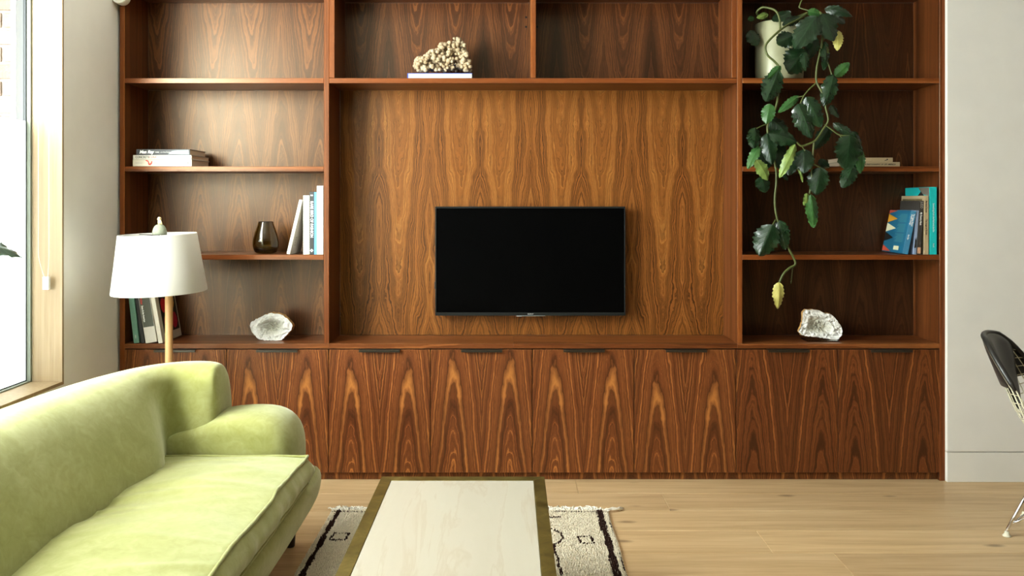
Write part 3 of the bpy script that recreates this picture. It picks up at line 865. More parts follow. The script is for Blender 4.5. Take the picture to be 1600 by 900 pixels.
mm.build('spine_picture', speckled('skin_tone_picture', lin(196, 150, 120), 0.5, 0.3, 60), dq)
sq_ = book('slim blue-grey and white book leaning behind the triangle book', 0.014, 0.215, 0.2, cover_mat('blue_grey_cover', lin(140, 156, 184)), (X(1432.6), 0.008, zq), lean=3.6, anchor='r', group=GQ)
mm = MB(); blob(mm, [(-0.012, 0.03), (-0.002, 0.034), (-0.002, 0.085), (-0.006, 0.07), (-0.010, 0.085)], -0.0016)
mm.build('spine_picture', M_ink, sq_)
bp = book('blue book with amber and white triangles on its cover, leaning right', 0.0268, 0.214, 0.225, M_bkpetrol, (X(1419.0), 0.004, zq), lean=11.5, anchor='r', group=GQ, spine=M_bkspine)
xl_ = -0.0268 - 0.0004
def tri(pts, mat, nm='triangle'):
    mm = MB(); mm.face([(xl_, a, b_) for a, b_ in pts]); mm.build(nm, mat, bp)
M_or = plain('amber_print', lin(206, 142, 30), 0.5); M_rd = plain('rust_print', lin(186, 70, 48), 0.5); M_ct = plain('cream_print', lin(214, 208, 170), 0.5); M_bt = plain('black_triangle_print', lin(12, 14, 14), 0.5)
tri([(0.224, 0.150), (0.224, 0.194), (0.12, 0.170)], M_or); tri([(0.224, 0.102), (0.224, 0.148), (0.12, 0.122)], M_ct)
tri([(0.224, 0.052), (0.224, 0.100), (0.13, 0.074)], M_bt); tri([(0.224, 0.004), (0.224, 0.034), (0.13, 0.004)], M_rd); tri([(0.224, 0.196), (0.224, 0.213), (0.13, 0.213)], M_rd)
mm = MB(); mm.box(xl_ - 0.0003, xl_, 0.05, 0.105, 0.014, 0.034); mm.build('price_label', M_ct, bp)
for k in range(3):
    mm = MB()
    for j in range(7):
        mm.box(xl_ - 0.0002, xl_ - 0.00005, 0.025, 0.095 + 0.01 * ((j * 7 + k) % 3), 0.192 - k * 0.05 - j * 0.006, 0.1945 - k * 0.05 - j * 0.006)
    mm.build('blurb_text', plain('teal_print', lin(70, 132, 140), 0.6), bp)
text_obj('lettering', 'The Legacy Board', 0.0105, M_whiteink, bp, (-0.0095, -0.0016, 0.200), RV, bold=0.0003, sx=0.8)
text_obj('lettering', 'Graphic Design', 0.0105, M_whiteink, bp, (-0.0185, -0.0016, 0.196), RV, bold=0.0003, sx=0.8)
text_obj('lettering', 'the Eye', 0.0105, M_whiteink, bp, (-0.0150, -0.0016, 0.096), RV, bold=0.0003, sx=0.8)

# ------------------------------------------------------------------ vase
g = N('olive_glass')
g.color((0.42, 0.34, 0.06)); g.set(rough=0.03, trans=1.0, ior=1.48)
va = g.n('ShaderNodeVolumeAbsorption'); va.inputs['Color'].default_value = (0.40, 0.36, 0.04, 1); va.inputs['Density'].default_value = 26
g.l(va.outputs[0], g.out.inputs['Volume'])
vy = 0.11
vc = at(415.3, 397, vy)
k = (vy + CAM_D) / FPX
po = [(0.0, 0.0), (13.5, 0.0), (16.5, 1.6), (19.0, 6.5), (20.2, 13), (20.0, 19), (18.4, 27), (15.6, 36), (12.9, 43.5), (11.5, 48.2), (11.2, 49.8)]
pi_ = [(10.1, 49.6), (10.4, 47.5), (11.6, 43.0), (14.3, 35.5), (17.0, 27), (18.6, 19), (18.7, 13), (17.4, 8), (14.5, 5), (0.0, 4.2)]
mm = MB()
mm.lathe([(max(1e-4, a) * k, b_ * k) for a, b_ in po + pi_], 40)
tag(mm.build('vase', g.m, smooth=True, recalc=True, subsurf=1, loc=(vc.x, vy, z3)), 'dark olive glass vase with tapered neck on the left column', 'vase')

# ------------------------------------------------------------------ geodes
def crystal_mat():
    g = N('white_crystal')
    r = g.sep(g.uvc())
    f = g.noise(g.obj(), 90.0, 4, 0.7); f2 = g.noise(g.obj(), 22.0, 3, 0.6)
    rim = g.ramp(g.math('ADD', r[0], g.math('MULTIPLY', g.math('SUBTRACT', f2, 0.5), 0.55)), [(0.30, lin(196, 192, 174)), (0.55, lin(238, 236, 226)), (0.85, lin(250, 248, 242))])
    g.color(g.mix(g.math('MULTIPLY', g.ramp(f, [(0.33, 1.0), (0.42, 0.0)]), 0.5), rim, lin(150, 140, 112)))
    g.set(rough=0.3, spec=0.6); g.bump(f, 0.9, 0.012)
    return g.m
M_crystal = crystal_mat()
M_crust = speckled('brown_crust', lin(186, 142, 84), 0.85, 0.35, 45, 0.6)
def geode(label, outline, Y, zbase, seed, cav, name='geode'):
    s = (Y + CAM_D) / FPX
    pts = [((px - CX) * s, CAM_H - (py - CY) * s) for px, py in outline]
    # resample outline
    n = 72
    per = []
    L = len(pts)
    seg = [(Vector(pts[i]), Vector(pts[(i + 1) % L])) for i in range(L)]
    tot = sum((b_ - a).length for a, b_ in seg)
    step = tot / n; acc = 0; i = 0
    for kx in range(n):
        tgt = kx * step
        while acc + (seg[i][1] - seg[i][0]).length < tgt:
            acc += (seg[i][1] - seg[i][0]).length; i += 1
        a, b_ = seg[i]
        q_ = a.lerp(b_, (tgt - acc) / (b_ - a).length)
        per.append(q_ + Vector((noise.noise(Vector((kx * 0.9, seed, 0))), noise.noise(Vector((kx * 0.9, seed, 5))))) * 0.0042)
    cx = sum(p_.x for p_ in per) / n; cz = sum(p_.y for p_ in per) / n
    zmin = min(p_.y for p_ in per)
    dz = zbase - zmin
    root = empty(name, (cx, Y + 0.04, zbase), label=label, cat='geode', group='white geodes on the worktop')
    ccx, ccz = cx + cav[0], cz + cav[1]
    rows = []
    NR = 14
    for j in range(NR + 1):
        t = 1 - j / NR
        row = []
        for q, p_ in enumerate(per):
            x = ccx + (p_.x - ccx) * max(t, 0.02); zz = ccz + (p_.y - ccz) * max(t, 0.02)
            nz = noise.noise(Vector((x * 60, zz * 60, seed)))
            nz2 = noise.noise(Vector((x * 150, zz * 150, seed + 5)))
            dep = 0.0 if t > 0.97 else (0.002 + 0.045 * max(0.0, 1 - (t / 0.62) ** 2.2) * cav[2])
            y = Y + dep + (0.010 * nz + 0.008 * nz2) * (1 if t < 0.95 else 0.4)
            row.append((x - cx, y - Y - 0.04, zz + dz - zbase))
        rows.append(row)
    mm = MB(); mm.grid(rows, close_u=True)
    # uv.x = radius factor
    for fi in range(len(mm.f)):
        a = fi // n
        mm.uv[fi] = [(1 - a / NR, 0), (1 - a / NR, 0), (1 - (a + 1) / NR, 0), (1 - (a + 1) / NR, 0)]
    mm.build('crystal_face', M_crystal, root, smooth=False)
    rows = []
    for j in range(9):
        a = j / 8 * math.pi / 2
        row = []
        for p_ in per:
            nz = noise.noise(Vector((p_.x * 30, p_.y * 30, seed + j * 0.4)))
            k_ = math.cos(a) * (1 + 0.10 * math.sin(a * 2)) * (1 + 0.06 * nz * (1 if j else 0))
            x = cx + (p_.x - cx) * max(k_, 0.02) + (0.010 * math.sin(a)); zz = cz + (p_.y - cz) * max(k_, 0.02)
            zz = max(zz, zmin)
            row.append((x - cx, Y + 0.085 * math.sin(a) - Y - 0.04, zz + dz - zbase))
        rows.append(row)
    mm = MB(); mm.grid(rows, close_u=True)
    mm.build('crust', M_crust, root, smooth=True)
    return root
geode('rounded white geode with grey crystal hollow, on the left of the worktop',
      [(390.5, 507), (392, 502), (397, 499), (405, 495), (414, 490.5), (423, 487), (427, 488.5), (438, 489), (442, 492), (449, 496), (455, 503), (457, 508), (455, 514), (449, 521), (444, 526), (440, 530), (432, 531), (424, 530.5), (414, 530.5), (405, 529), (399, 524), (393, 517)],
      0.085, zw, 3, (-0.004, 0.0, 1.0))
g2_ = geode('angular white geode tilted on a clear stand, on the right of the worktop',
      [(1247, 517.5), (1252, 508), (1254, 496), (1254.5, 487), (1259, 483.5), (1270, 483), (1279, 484), (1288, 489), (1297, 490), (1303, 494), (1309, 502), (1314, 508), (1316.5, 517), (1314, 525), (1310, 529.5), (1300, 530), (1288, 528), (1275, 526), (1262, 525), (1253, 523)],
      0.085, zw + 0.006, 9, (-0.01, -0.004, 0.55))
gs = N('clear_acrylic'); gs.color((0.9, 0.9, 0.85)); gs.set(rough=0.05, trans=1.0, ior=1.45)
mm = MB(); mm.box(X(1259, 0.08), X(1308, 0.08), 0.055, 0.15, zw, zw + 0.005)
tag(mm.build('display_stand', gs.m, bevel=0.0008), 'thin clear acrylic stand under the right geode', 'stand')

# ------------------------------------------------------------------ coral
mm = MB()
R = rnd(21)
ctop = [(648, 92), (654, 87), (662, 88), (668, 80), (675, 76), (682, 74), (686, 66), (692, 64), (698, 66), (704, 62), (711, 55), (716, 58), (722, 58), (726, 66), (727, 76), (730, 84), (733, 90), (735, 101)]
def topy(px):
    for (a, b_), (c, d_) in zip(ctop, ctop[1:]):
        if a <= px <= c: return b_ + (d_ - b_) * (px - a) / (c - a)
    return 100
yb = 110.6
cb = zc_ + 0.0272
for i in range(450):
    px = R.uniform(649, 735)
    ty_ = topy(px) + 3.0
    py = ty_ + (yb - ty_) * R.random() ** 1.1
    Y = 0.10 + R.uniform(-0.055, 0.055) * (0.35 + 0.65 * (py - 55) / 55)
    r_ = R.uniform(0.0072, 0.0130)
    c = at(px, py, Y)
    # leave a few open hollows
    if math.hypot(px - 694, (py - 86) * 1.4) < 4 or math.hypot(px - 719, py - 75) < 3.0 or math.hypot(px - 679, py - 99) < 3: Y += 0.05; c = at(px, py, Y)
    z_ = max(c.z, cb + r_ * 0.75)
    mm.ico((c.x, Y, z_), r_, 2, 0.35, i, (1, 1, R.uniform(0.85, 1.1)))
mm.tube([Vector((0, 0, max(cb + 0.016, c_.z))) + Vector((c_.x, c_.y, 0)) for c_ in (at(657, 103, 0.10), at(675, 97, 0.10), at(694, 92, 0.105), at(712, 76, 0.10), at(722, 88, 0.10), at(729, 102, 0.10))], 0.0155, 10)
g = N('coral_skeleton')
f = g.noise(g.obj(), 260.0, 3, 0.65); f2 = g.noise(g.obj(), 24.0, 2)
g.color(g.mix(g.ramp(f, [(0.4, 1.0), (0.55, 0.0)]), g.ramp(f2, [(0.35, lin(184, 163, 130)), (0.6, lin(202, 187, 158))]), lin(168, 142, 108)))
g.set(rough=0.9, spec=0.15); g.bump(f, 0.8, 0.006)
tag(mm.build('coral', g.m, smooth=True), 'knobbly cream coral sitting on the royal-blue book', 'coral')

# ------------------------------------------------------------------ floor lamp
LY = -0.36
lamp = empty('floor_lamp', (X(264, LY), LY, 0), label='floor lamp with white tapered shade and slim wooden pole behind the sofa', cat='lamp')
lx = X(264, LY)
M_pole = speckled('pale_ash_pole', lin(186, 142, 90), 0.5, 0.06, 30)
mm = MB(); mm.tube([(0, 0, 0.024), (0, 0, 1.06)], 0.0165, 20); mm.build('pole', M_pole, lamp, smooth=True, bevel=0.001)
mm = MB(); mm.lathe([(0.0001, 0.0), (0.135, 0.0), (0.138, 0.006), (0.136, 0.016), (0.12, 0.022), (0.0001, 0.024)], 48); mm.build('base', plain('lamp_base_metal', (0.3, 0.28, 0.24), 0.4, metal=0.8), lamp, smooth=True)
sxc = X(248, LY) - lx
scz = Z(411, LY)
g = N('white_linen_shade')
df = g.n('ShaderNodeBsdfDiffuse'); tl = g.n('ShaderNodeBsdfTranslucent')
f = g.noise(g.obj(), 400, 2)
df.inputs[0].default_value = (0.74, 0.72, 0.67, 1); tl.inputs[0].default_value = (0.85, 0.80, 0.70, 1)
ms = g.n('ShaderNodeMixShader'); ms.inputs[0].default_value = 0.3
g.l(df.outputs[0], ms.inputs[1]); g.l(tl.outputs[0], ms.inputs[2]); g.l(ms.outputs[0], g.out.inputs[0])
k = (LY + CAM_D) / FPX
hh = 45.5 * k
rt, rb = 57.5 * k, 70.3 * k
mm = MB()
mm.lathe([(rb, -hh), (rb + 0.0012, -hh + 0.004), ((rt + rb) / 2 + 0.0005, 0), (rt + 0.0012, hh - 0.004), (rt, hh), (rt - 0.003, hh - 0.002), ((rt + rb) / 2 - 0.002, 0), (rb - 0.003, -hh + 0.002), (rb, -hh)], 64)
sh = mm.build('lamp_shade', g.m, lamp, smooth=True, loc=(sxc, 0, scz), rot=(math.radians(1.0), math.radians(-1.6), 0))
mm = MB()
for a in range(3):
    an = a * 2 * math.pi / 3 + 0.4
    mm.tube([(0.008 * math.cos(an), 0.008 * math.sin(an), hh - 0.006), (rt * 0.985 * math.cos(an), rt * 0.985 * math.sin(an), hh - 0.006)], 0.0018, 8)
mm.tube([(0, 0, -0.03), (0, 0, hh + 0.006)], 0.006, 10)
mm.tube([(-sxc, 0, -0.03), (0, 0, -0.03)], 0.006, 10)
sp = mm.build('shade_carrier', M_handle, lamp, smooth=True, loc=(sxc, 0, scz))
fz = scz + hh + 0.0005
M_stone = speckled('grey_green_stone', lin(138, 142, 122), 0.7, 0.15, 80, 0.3)
mm = MB(); mm.lathe([(0.0001, -0.004), (0.030, -0.004), (0.0305, 0.002), (0.030, 0.010), (0.0265, 0.024), (0.021, 0.034), (0.014, 0.040), (0.006, 0.042), (0.0001, 0.042)], 28)
fb = mm.build('finial_bell', M_stone, lamp, smooth=True, loc=(sxc + 0.004, 0, fz))
mm = MB()
mm.tube([(0.0, 0, 0.040), (0.003, 0, 0.050), (-0.001, 0.0, 0.060)], [0.0085, 0.0065, 0.007], 10)
mm.ico((-0.001, 0, 0.066), 0.0092, 2, 0.25, 4)
mm.tube([(0.004, -0.004, 0.060), (0.010, -0.005, 0.050), (0.011, -0.003, 0.042)], 0.0028, 8)
mm.tube([(-0.004, -0.004, 0.058), (-0.003, -0.007, 0.048), (0.004, -0.008, 0.043)], 0.0026, 8)
fk = mm.build('finial_knot', speckled('cream_bone', lin(222, 200, 150), 0.6, 0.12, 90), None, smooth=True)
fk.parent = fb

# ------------------------------------------------------------------ sofa
sofa = empty('sofa', (-1.2, -2.02, 0), label='lime-green velvet sofa with curved back and rolled arms under the window', cat='sofa')
YM = -2.02
def mirror(pts): return [(x_, 2 * YM - y_) for x_, y_ in reversed(pts)]
half = [(-1.085, -0.915), (-1.105, -0.915), (-1.155, -0.915), (-1.225, -0.922), (-1.290, -0.962), (-1.338, -1.04), (-1.375, -1.15), (-1.41, -1.30), (-1.432, -1.50), (-1.445, -1.76)]
path = half + [(-1.45, YM)] + mirror(half)
sc_half = [(0.30, 0.86, 0.45), (0.40, 0.97, 0.8), (0.45, 1.0, 1), (0.40, 1.0, 1), (0.16, 1.0, 1), (0.46, 1.0, 1), (0.90, 1.0, 1), (1.0, 1.0, 1), (1.0, 1.0, 1), (1.0, 1.0, 1)]
scs = sc_half + [(1.0, 1.0, 1)] + list(reversed(sc_half))
prof = [(-0.175, 0.10), (-0.185, 0.30), (-0.185, 0.50), (-0.165, 0.63), (-0.125, 0.71), (-0.07, 0.748), (0.0, 0.757), (0.06, 0.741), (0.11, 0.703), (0.155, 0.64), (0.200, 0.56), (0.232, 0.48), (0.245, 0.42), (0.24, 0.30), (0.16, 0.22)]
rows = []
for i, (px_, py_) in enumerate(path):
    a = Vector(path[max(0, i - 1)]); b_ = Vector(path[min(len(path) - 1, i + 1)])
    t = (b_ - a).normalized()
    nrm = Vector((-t.y, t.x))             # towards the seat
    s, hs, os_ = scs[i]
    row = []
    for o_, z_ in prof:
        oo = o_ * s if o_ > 0 else o_ * (0.55 + 0.45 * os_)
        if o_ > 0 and z_ > 0.7: oo = o_ * max(s, 0.62)
        zz = 0.55 + (z_ - 0.55) * hs if z_ > 0.55 else z_
        row.append((px_ + nrm.x * oo + 1.2, py_ + nrm.y * oo + 2.02, zz))
    rows.append(row)
mm = MB(); mm.grid(rows, close_u=True, caps=True)
mm.build('backrest', M_velvet, sofa, smooth=True, subsurf=2, recalc=True)
# arms
def arm(y0, y1):
    pr = [(-1.30, 0.10), (-1.30, 0.46), (-1.27, 0.50), (-1.18, 0.537), (-1.10, 0.565), (-1.00, 0.576), (-0.92, 0.575), (-0.865, 0.562), (-0.822, 0.53), (-0.797, 0.485), (-0.788, 0.43), (-0.789, 0.36), (-0.795, 0.28), (-0.80, 0.20), (-0.83, 0.12)]
    rows = []
    n = 10
    for j in range(n + 1):
        v = j / n
        e = 1 - abs(2 * v - 1) ** 3.2
        row = []
        for x_, z_ in pr:
            up = max(0.0, (z_ - 0.45) / 0.15)
            fr = max(0.0, (x_ + 1.0) / 0.23)
            k_ = (1 - e)
            row.append((x_ - k_ * 0.055 * fr + 1.2, y0 + (y1 - y0) * v + 2.02, z_ - k_ * 0.05 * min(1, up)))
        rows.append(row)
    mm = MB(); mm.grid(rows, close_u=True, caps=True)
    return mm.build('arm', M_velvet, sofa, smooth=True, subsurf=1, recalc=True)
arm(-1.035, -0.735)
arm(-3.305, -3.005)
# base rail
pr = [(-1.62, 0.11), (-1.62, 0.33), (-0.80, 0.335), (-0.742, 0.325), (-0.728, 0.29), (-0.733, 0.24), (-0.755, 0.18), (-0.80, 0.13), (-0.86, 0.11)]
rows = []
ys = [-0.745, -0.76, -0.80, -0.9, -1.2, -1.7, -2.3, -2.8, -3.1, -3.24, -3.28, -3.295]
for j, y_ in enumerate(ys):
    k_ = 0.05 if j in (0, len(ys) - 1) else (0.015 if j in (1, len(ys) - 2) else 0.0)
    rows.append([(x_ - (k_ if x_ > -1.2 else 0) + 1.2 + (0.004 * math.sin(y_ * 9) if x_ > -0.8 else 0), y_ + 2.02, z_ - (k_ * 0.4 if z_ > 0.2 else -k_ * 0.4)) for x_, z_ in pr])
mm = MB(); mm.grid(rows, close_u=True, caps=True)
mm.build('base_rail', M_velvet, sofa, smooth=True, subsurf=1, recalc=True)
# seat cushion
Yc0, Yc1 = -2.998, -1.042
ztopc = 0.440
def crown(x_, y_):
    tx = (x_ + 1.26) / (0.545)
    tx = max(0, min(1, tx))
    ty_ = (y_ - Yc0) / (Yc1 - Yc0)
    c = 0.035 * (1 - (2 * tx - 1) ** 2) * (1 - (2 * ty_ - 1) ** 8)
    wr = 0.0
    q = y_ * 7.5 + 0.9 * noise.noise(Vector((x_ * 2.4, y_ * 1.3, 2.0)))
    wr += 0.009 * math.sin(q * 1.7 + 1.3 * noise.noise(Vector((x_ * 3, y_ * 2, 7)))) * max(0.0, noise.noise(Vector((x_ * 2.0, y_ * 2.2, 4.0))) + 0.35)
    rg = 1 - abs(noise.noise(Vector((x_ * 2.2 + y_ * 0.8, y_ * 9.0 - x_ * 2.2, 11.0)))) * 2.4
    wr += 0.011 * max(0, rg) ** 2 * max(0.0, noise.noise(Vector((x_ * 3.0, y_ * 2.5, 14.0))) + 0.45)
    wr += 0.006 * noise.noise(Vector((x_ * 4, y_ * 4, 1.0)))
    return c + wr
def edge_x(y_):
    return 0.007 * noise.noise(Vector((0, y_ * 5.5, 3))) + 0.003 * noise.noise(Vector((0, y_ * 17, 3)))
rows = []
ny = 150
for j in range(ny + 1):
    v = j / ny
    y_ = Yc0 + (Yc1 - Yc0) * v
    en = max(0.0, 1 - min(v, 1 - v) / 0.018)
    dn = en ** 2 * 0.03
    row = []
    nx = 34
    for i in range(nx + 1):                      # top, back to front
        x_ = -1.29 + (0.558 + edge_x(y_)) * i / nx
        row.append((x_, y_, ztopc + crown(x_, y_) - dn * 0.6))
    ex = -0.732 + edge_x(y_)
    crz = ztopc + crown(ex, y_)
    for q in range(1, 13):                       # front boxing, bulging
        t = q / 12
        bul = math.sin(math.pi * t) * 0.028
        pk = 0.0030 * math.sin(y_ * 60 + 3 * noise.noise(Vector((y_ * 3, t, 0)))) * (1 - t) * t * 3 * (0.4 + noise.noise(Vector((y_ * 5, 0, 9))))
        row.append((ex + bul - 0.004 * t + pk, y_, crz - dn * 0.6 - t * (crz - 0.338 - dn)))
    row.append((-0.80, y_, 0.336)); row.append((-1.29, y_, 0.336))
    rows.append([(a + 1.2, b_ + 2.02, c) for a, b_, c in row])
mm = MB(); mm.grid(rows, close_u=True, caps=True)
cush = mm.build('seat_cushion', M_velvet, sofa, smooth=True, recalc=True)
pts = []
for j in range(0, 161):
    y_ = Yc0 + 0.01 + (Yc1 - Yc0 - 0.02) * j / 160
    ex = -0.732 + edge_x(y_)
    pts.append((ex + 0.002 + 1.2, y_ + 2.02, ztopc + crown(ex, y_) + 0.001))
for i in range(1, 24):
    x_ = -0.732 - 0.55 * i / 24
    pts.append((x_ + 1.2, Yc1 - 0.006 + 2.02, ztopc + crown(x_, Yc1) - 0.004))
mm = MB(); mm.tube(pts, 0.0052, 8)
pi2 = mm.build('piping', M_velvet, None, smooth=True); pi2.parent = cush
pts = []
for j in range(0, 121):
    y_ = Yc0 + 0.01 + (Yc1 - Yc0 - 0.02) * j / 120
    pts.append((-0.727 + 1.2 + edge_x(y_) * 0.6, y_ + 2.02, 0.345))
mm = MB(); mm.tube(pts, 0.005, 8)
pi3 = mm.build('piping', M_velvet, None, smooth=True); pi3.parent = cush
M_leg = plain('dark_wood_leg', lin(34, 26, 20), 0.4)
for lx_, ly_ in ((-0.865, -0.775), (-1.56, -0.80), (-0.865, -3.26), (-1.56, -3.24)):
    mm = MB(); mm.lathe([(0.0001, 0), (0.016, 0.0), (0.018, 0.004), (0.024, 0.115), (0.0001, 0.118)], 20, lx_ + 1.2, ly_ + 2.02, 0.0)
    mm.build('leg', M_leg, sofa, smooth=True)

# ------------------------------------------------------------------ coffee table
TH = 0.40
ty1 = -1.154
tX0, tX1 = X(596.2, ty1), X(850.6, ty1)
tY1, tY0 = ty1, -2.45
tab = empty('coffee_table', ((tX0 + tX1) / 2, (tY0 + tY1) / 2, 0), label='low coffee table with aged brass frame and cream stone top on the rug', cat='table')
g = N('aged_brass')
f = g.noise(g.obj(), 14.0, 4, 0.65, 0.6); f2 = g.noise(g.obj(), 120.0, 2)
g.color(g.ramp(f, [(0.3, lin(112, 100, 52)), (0.55, lin(146, 130, 72)), (0.75, lin(176, 158, 98))]))
g.set(metal=0.85, rough=g.math('ADD', g.math('MULTIPLY', f, 0.3), 0.22)); g.bump(f2, 0.03, 0.001)
M_brass = g.m
bw_ = 0.0385
def rail(pts, z0, z1, nm='frame_rail'):
    mm = MB(); n = len(pts)
    lo = [(a, b_, z0) for a, b_ in pts]; hi = [(a, b_, z1) for a, b_ in pts]
    mm.face(hi); mm.face(lo[::-1])
    for i in range(n):
        j = (i + 1) % n
        mm.face([lo[i], lo[j], hi[j], hi[i]])
    return child(mm.build(nm, M_brass, None, bevel=0.0012, seg=2, recalc=True), tab)
e = 0.0002
rail([(tX0, tY0), (tX0 + bw_, tY0 + bw_), (tX0 + bw_, tY1 - bw_), (tX0, tY1)], TH - 0.04, TH)
rail([(tX1, tY1), (tX1 - bw_, tY1 - bw_), (tX1 - bw_, tY0 + bw_), (tX1, tY0)], TH - 0.04, TH)
rail([(tX0 + e, tY1 + e), (tX0 + bw_ + e, tY1 - bw_ + e), (tX1 - bw_ - e, tY1 - bw_ + e), (tX1 - e, tY1 + e)], TH - 0.04, TH - 0.0002)
rail([(tX1 - e, tY0), (tX1 - bw_ - e, tY0 + bw_), (tX0 + bw_ + e, tY0 + bw_), (tX0 + e, tY0)], TH - 0.04, TH - 0.0002)
g = N('cream_travertine')
co = g.sep(g.obj())
wv = g.noise(g.comb(g.math('MULTIPLY', co[0], 7.0), g.math('MULTIPLY', co[1], 1.1), co[2]), 1.0, 5, 0.6, 0.5)
f2 = g.noise(g.obj(), 30.0, 3, 0.6)
col = g.ramp(wv, [(0.30, lin(172, 164, 146)), (0.46, lin(176, 168, 151)), (0.495, lin(169, 158, 138)), (0.52, lin(177, 170, 153)), (0.75, lin(173, 165, 147))])
g.color(g.mix(g.math('MULTIPLY', f2, 0.3), col, lin(180, 174, 160))); g.set(rough=0.32, spec=0.4)
mm = MB(); mm.box(tX0 + bw_ + 0.001, tX1 - bw_ - 0.001, tY0 + bw_ + 0.001, tY1 - bw_ - 0.001, TH - 0.022, TH - 0.0015)
child(mm.build('stone_top', g.m, bevel=0.001, seg=2), tab)
for lx_, ly_ in ((tX0, tY1), (tX1, tY1), (tX0, tY0), (tX1, tY0)):
    sx_ = 1 if lx_ == tX0 else -1; sy_ = -1 if ly_ == tY1 else 1
    mm = MB(); mm.box(min(lx_, lx_ + sx_ * bw_), max(lx_, lx_ + sx_ * bw_), min(ly_, ly_ + sy_ * bw_), max(ly_, ly_ + sy_ * bw_), 0.022, TH - 0.0402)
    child(mm.build('leg', M_brass, bevel=0.0012, seg=2), tab)

# ------------------------------------------------------------------ rug
rX0, rX1, rY1, rY0 = -0.775, 0.425, -0.425, -2.62
rug = empty('rug', ((rX0 + rX1) / 2, (rY0 + rY1) / 2, 0), label='cream wool rug with dark brown hand-knotted lines under the coffee table', cat='rug')
def rugx(y_): return 0.006 * noise.noise(Vector((y_ * 4, 0.3, 0)))
mm = MB()
rows = []
for j in range(61):
    y_ = rY0 + (rY1 - rY0) * j / 60
    rows.append([(rX0 + rugx(y_), y_, 0.0008), (rX0 + rugx(y_), y_, 0.010), (rX1 + rugx(y_ + 9), y_, 0.010), (rX1 + rugx(y_ + 9), y_, 0.0008)])
mm.grid(rows, close_u=True, caps=True)
M_wool = speckled('cream_wool', lin(226, 214, 190), 0.95, 0.14, 150, spec=0.1)
M_woold = speckled('dark_brown_wool', lin(52, 34, 28), 0.95, 0.2, 150, spec=0.1)
child(mm.build('backing', M_wool), rug)
def segd(px, py, a, b_):
    ax, ay = a; bx, by = b_
    dx, dy = bx - ax, by - ay
    t = max(0, min(1, ((px - ax) * dx + (py - ay) * dy) / (dx * dx + dy * dy)))
    return math.hypot(px - ax - t * dx, py - ay - t * dy)
def gp(px, py, zz=0.02):
    dpt = (CAM_H - zz) * FPX / (py - CY)
    return ((px - CX) * dpt / FPX, dpt - CAM_D)
lines = []
def poly(pts, w_, close=False):
    q = [gp(*p_) for p_ in pts]
    for a, b_ in zip(q, q[1:] + ([q[0]] if close else [])):
        lines.append((a, b_, w_))
# little squares
for cxp, cyp in ((915.5, 841.8), (530.5, 836.5)):
    cxg, cyg = gp(cxp, cyp)
    a_ = 0.029; h_ = 0.033
    sk = 0.006 if cxp > 800 else -0.004
    cs = [(cxg - a_ , cyg + h_), (cxg + a_ - sk, cyg + h_), (cxg + a_, cyg - h_), (cxg - a_ + sk, cyg - h_)]
    for a, b_ in zip(cs, cs[1:] + cs[:1]): lines.append((a, b_, 0.0048))
poly([(852, 822), (866, 826), (876, 831), (880, 838), (874, 846), (866, 849), (866, 858), (872, 870), (873, 880), (877, 893), (880, 905)], 0.0045)
poly([(858, 807), (874, 806.5)], 0.008)
xl_b, xr_b = rX0 + 0.030, rX1 - 0.038
def dark(x_, y_):
    j = 0.004 * noise.noise(Vector((x_ * 40, y_ * 90, 1)))
    wl = 0.010 + 0.005 * noise.noise(Vector((0, y_ * 11, 2)))
    if abs(x_ - xl_b - rugx(y_) + j) < wl: return 1
    if abs(x_ - xr_b - rugx(y_ + 9) + j) < wl + 0.003: return 1
    if x_ > rX1 + rugx(y_ + 9) - 0.007 : return 2
    if abs(y_ - (rY1 - 0.022) + j) < 0.0038 and noise.noise(Vector((x_ * 9, 5, 5))) > -0.25: return 1
    for a, b_, w_ in lines:
        if segd(x_ + j, y_ + j, a, b_) < w_: return 1
    return 0
tuf = [MB(), MB()]
R = rnd(77)
def tuft(mb, x_, y_, h_, r_):
    i = len(mb.v)
    a0 = R.random() * 6.28
    for q in range(3):
        a = a0 + q * 2.094
        mb.v.append((x_ + r_ * math.cos(a), y_ + r_ * math.sin(a), 0.0095))
    for q in range(3):
        a = a0 + q * 2.094 + 0.5
        mb.v.append((x_ + r_ * 0.75 * math.cos(a) + 0.0, y_ + r_ * 0.75 * math.sin(a), 0.0095 + h_ * 0.7))
    mb.v.append((x_ + R.uniform(-0.003, 0.003), y_ + R.uniform(-0.003, 0.003), 0.0095 + h_))
    for q in range(3):
        p_ = (q + 1) % 3
        mb.f += [[i + q, i + p_, i + 3 + p_, i + 3 + q], [i + 3 + q, i + 3 + p_, i + 6]]
        mb.uv += [[(0, 0)] * 4, [(0, 0)] * 3]; mb.mi += [0, 0]
y_ = rY1 - 0.004
while y_ > rY0:
    near = y_ > -1.35
    st = 0.0062 if near else 0.011
    x_ = rX0 + 0.002
    while x_ < rX1 - 0.002:
        xx, yy = x_ + R.uniform(-0.002, 0.002), y_ + R.uniform(-0.002, 0.002)
        if not (tX0 + 0.08 < xx < tX1 - 0.08 and yy < -1.25):
            dk = dark(xx, yy) if near else (1 if abs(xx - xl_b) < 0.012 or abs(xx - xr_b) < 0.013 else 0)
            tuft(tuf[1 if dk else 0], xx, yy, R.uniform(0.008, 0.012) if dk != 2 else 0.006, st * 0.62)
        x_ += st
    y_ -= st
child(tag(tuf[0].build('pile', M_wool, smooth=True), kind='stuff'), rug)
child(tag(tuf[1].build('pattern_pile', M_woold, smooth=True), label='dark brown knotted lines', kind='stuff'), rug)
mm = MB()
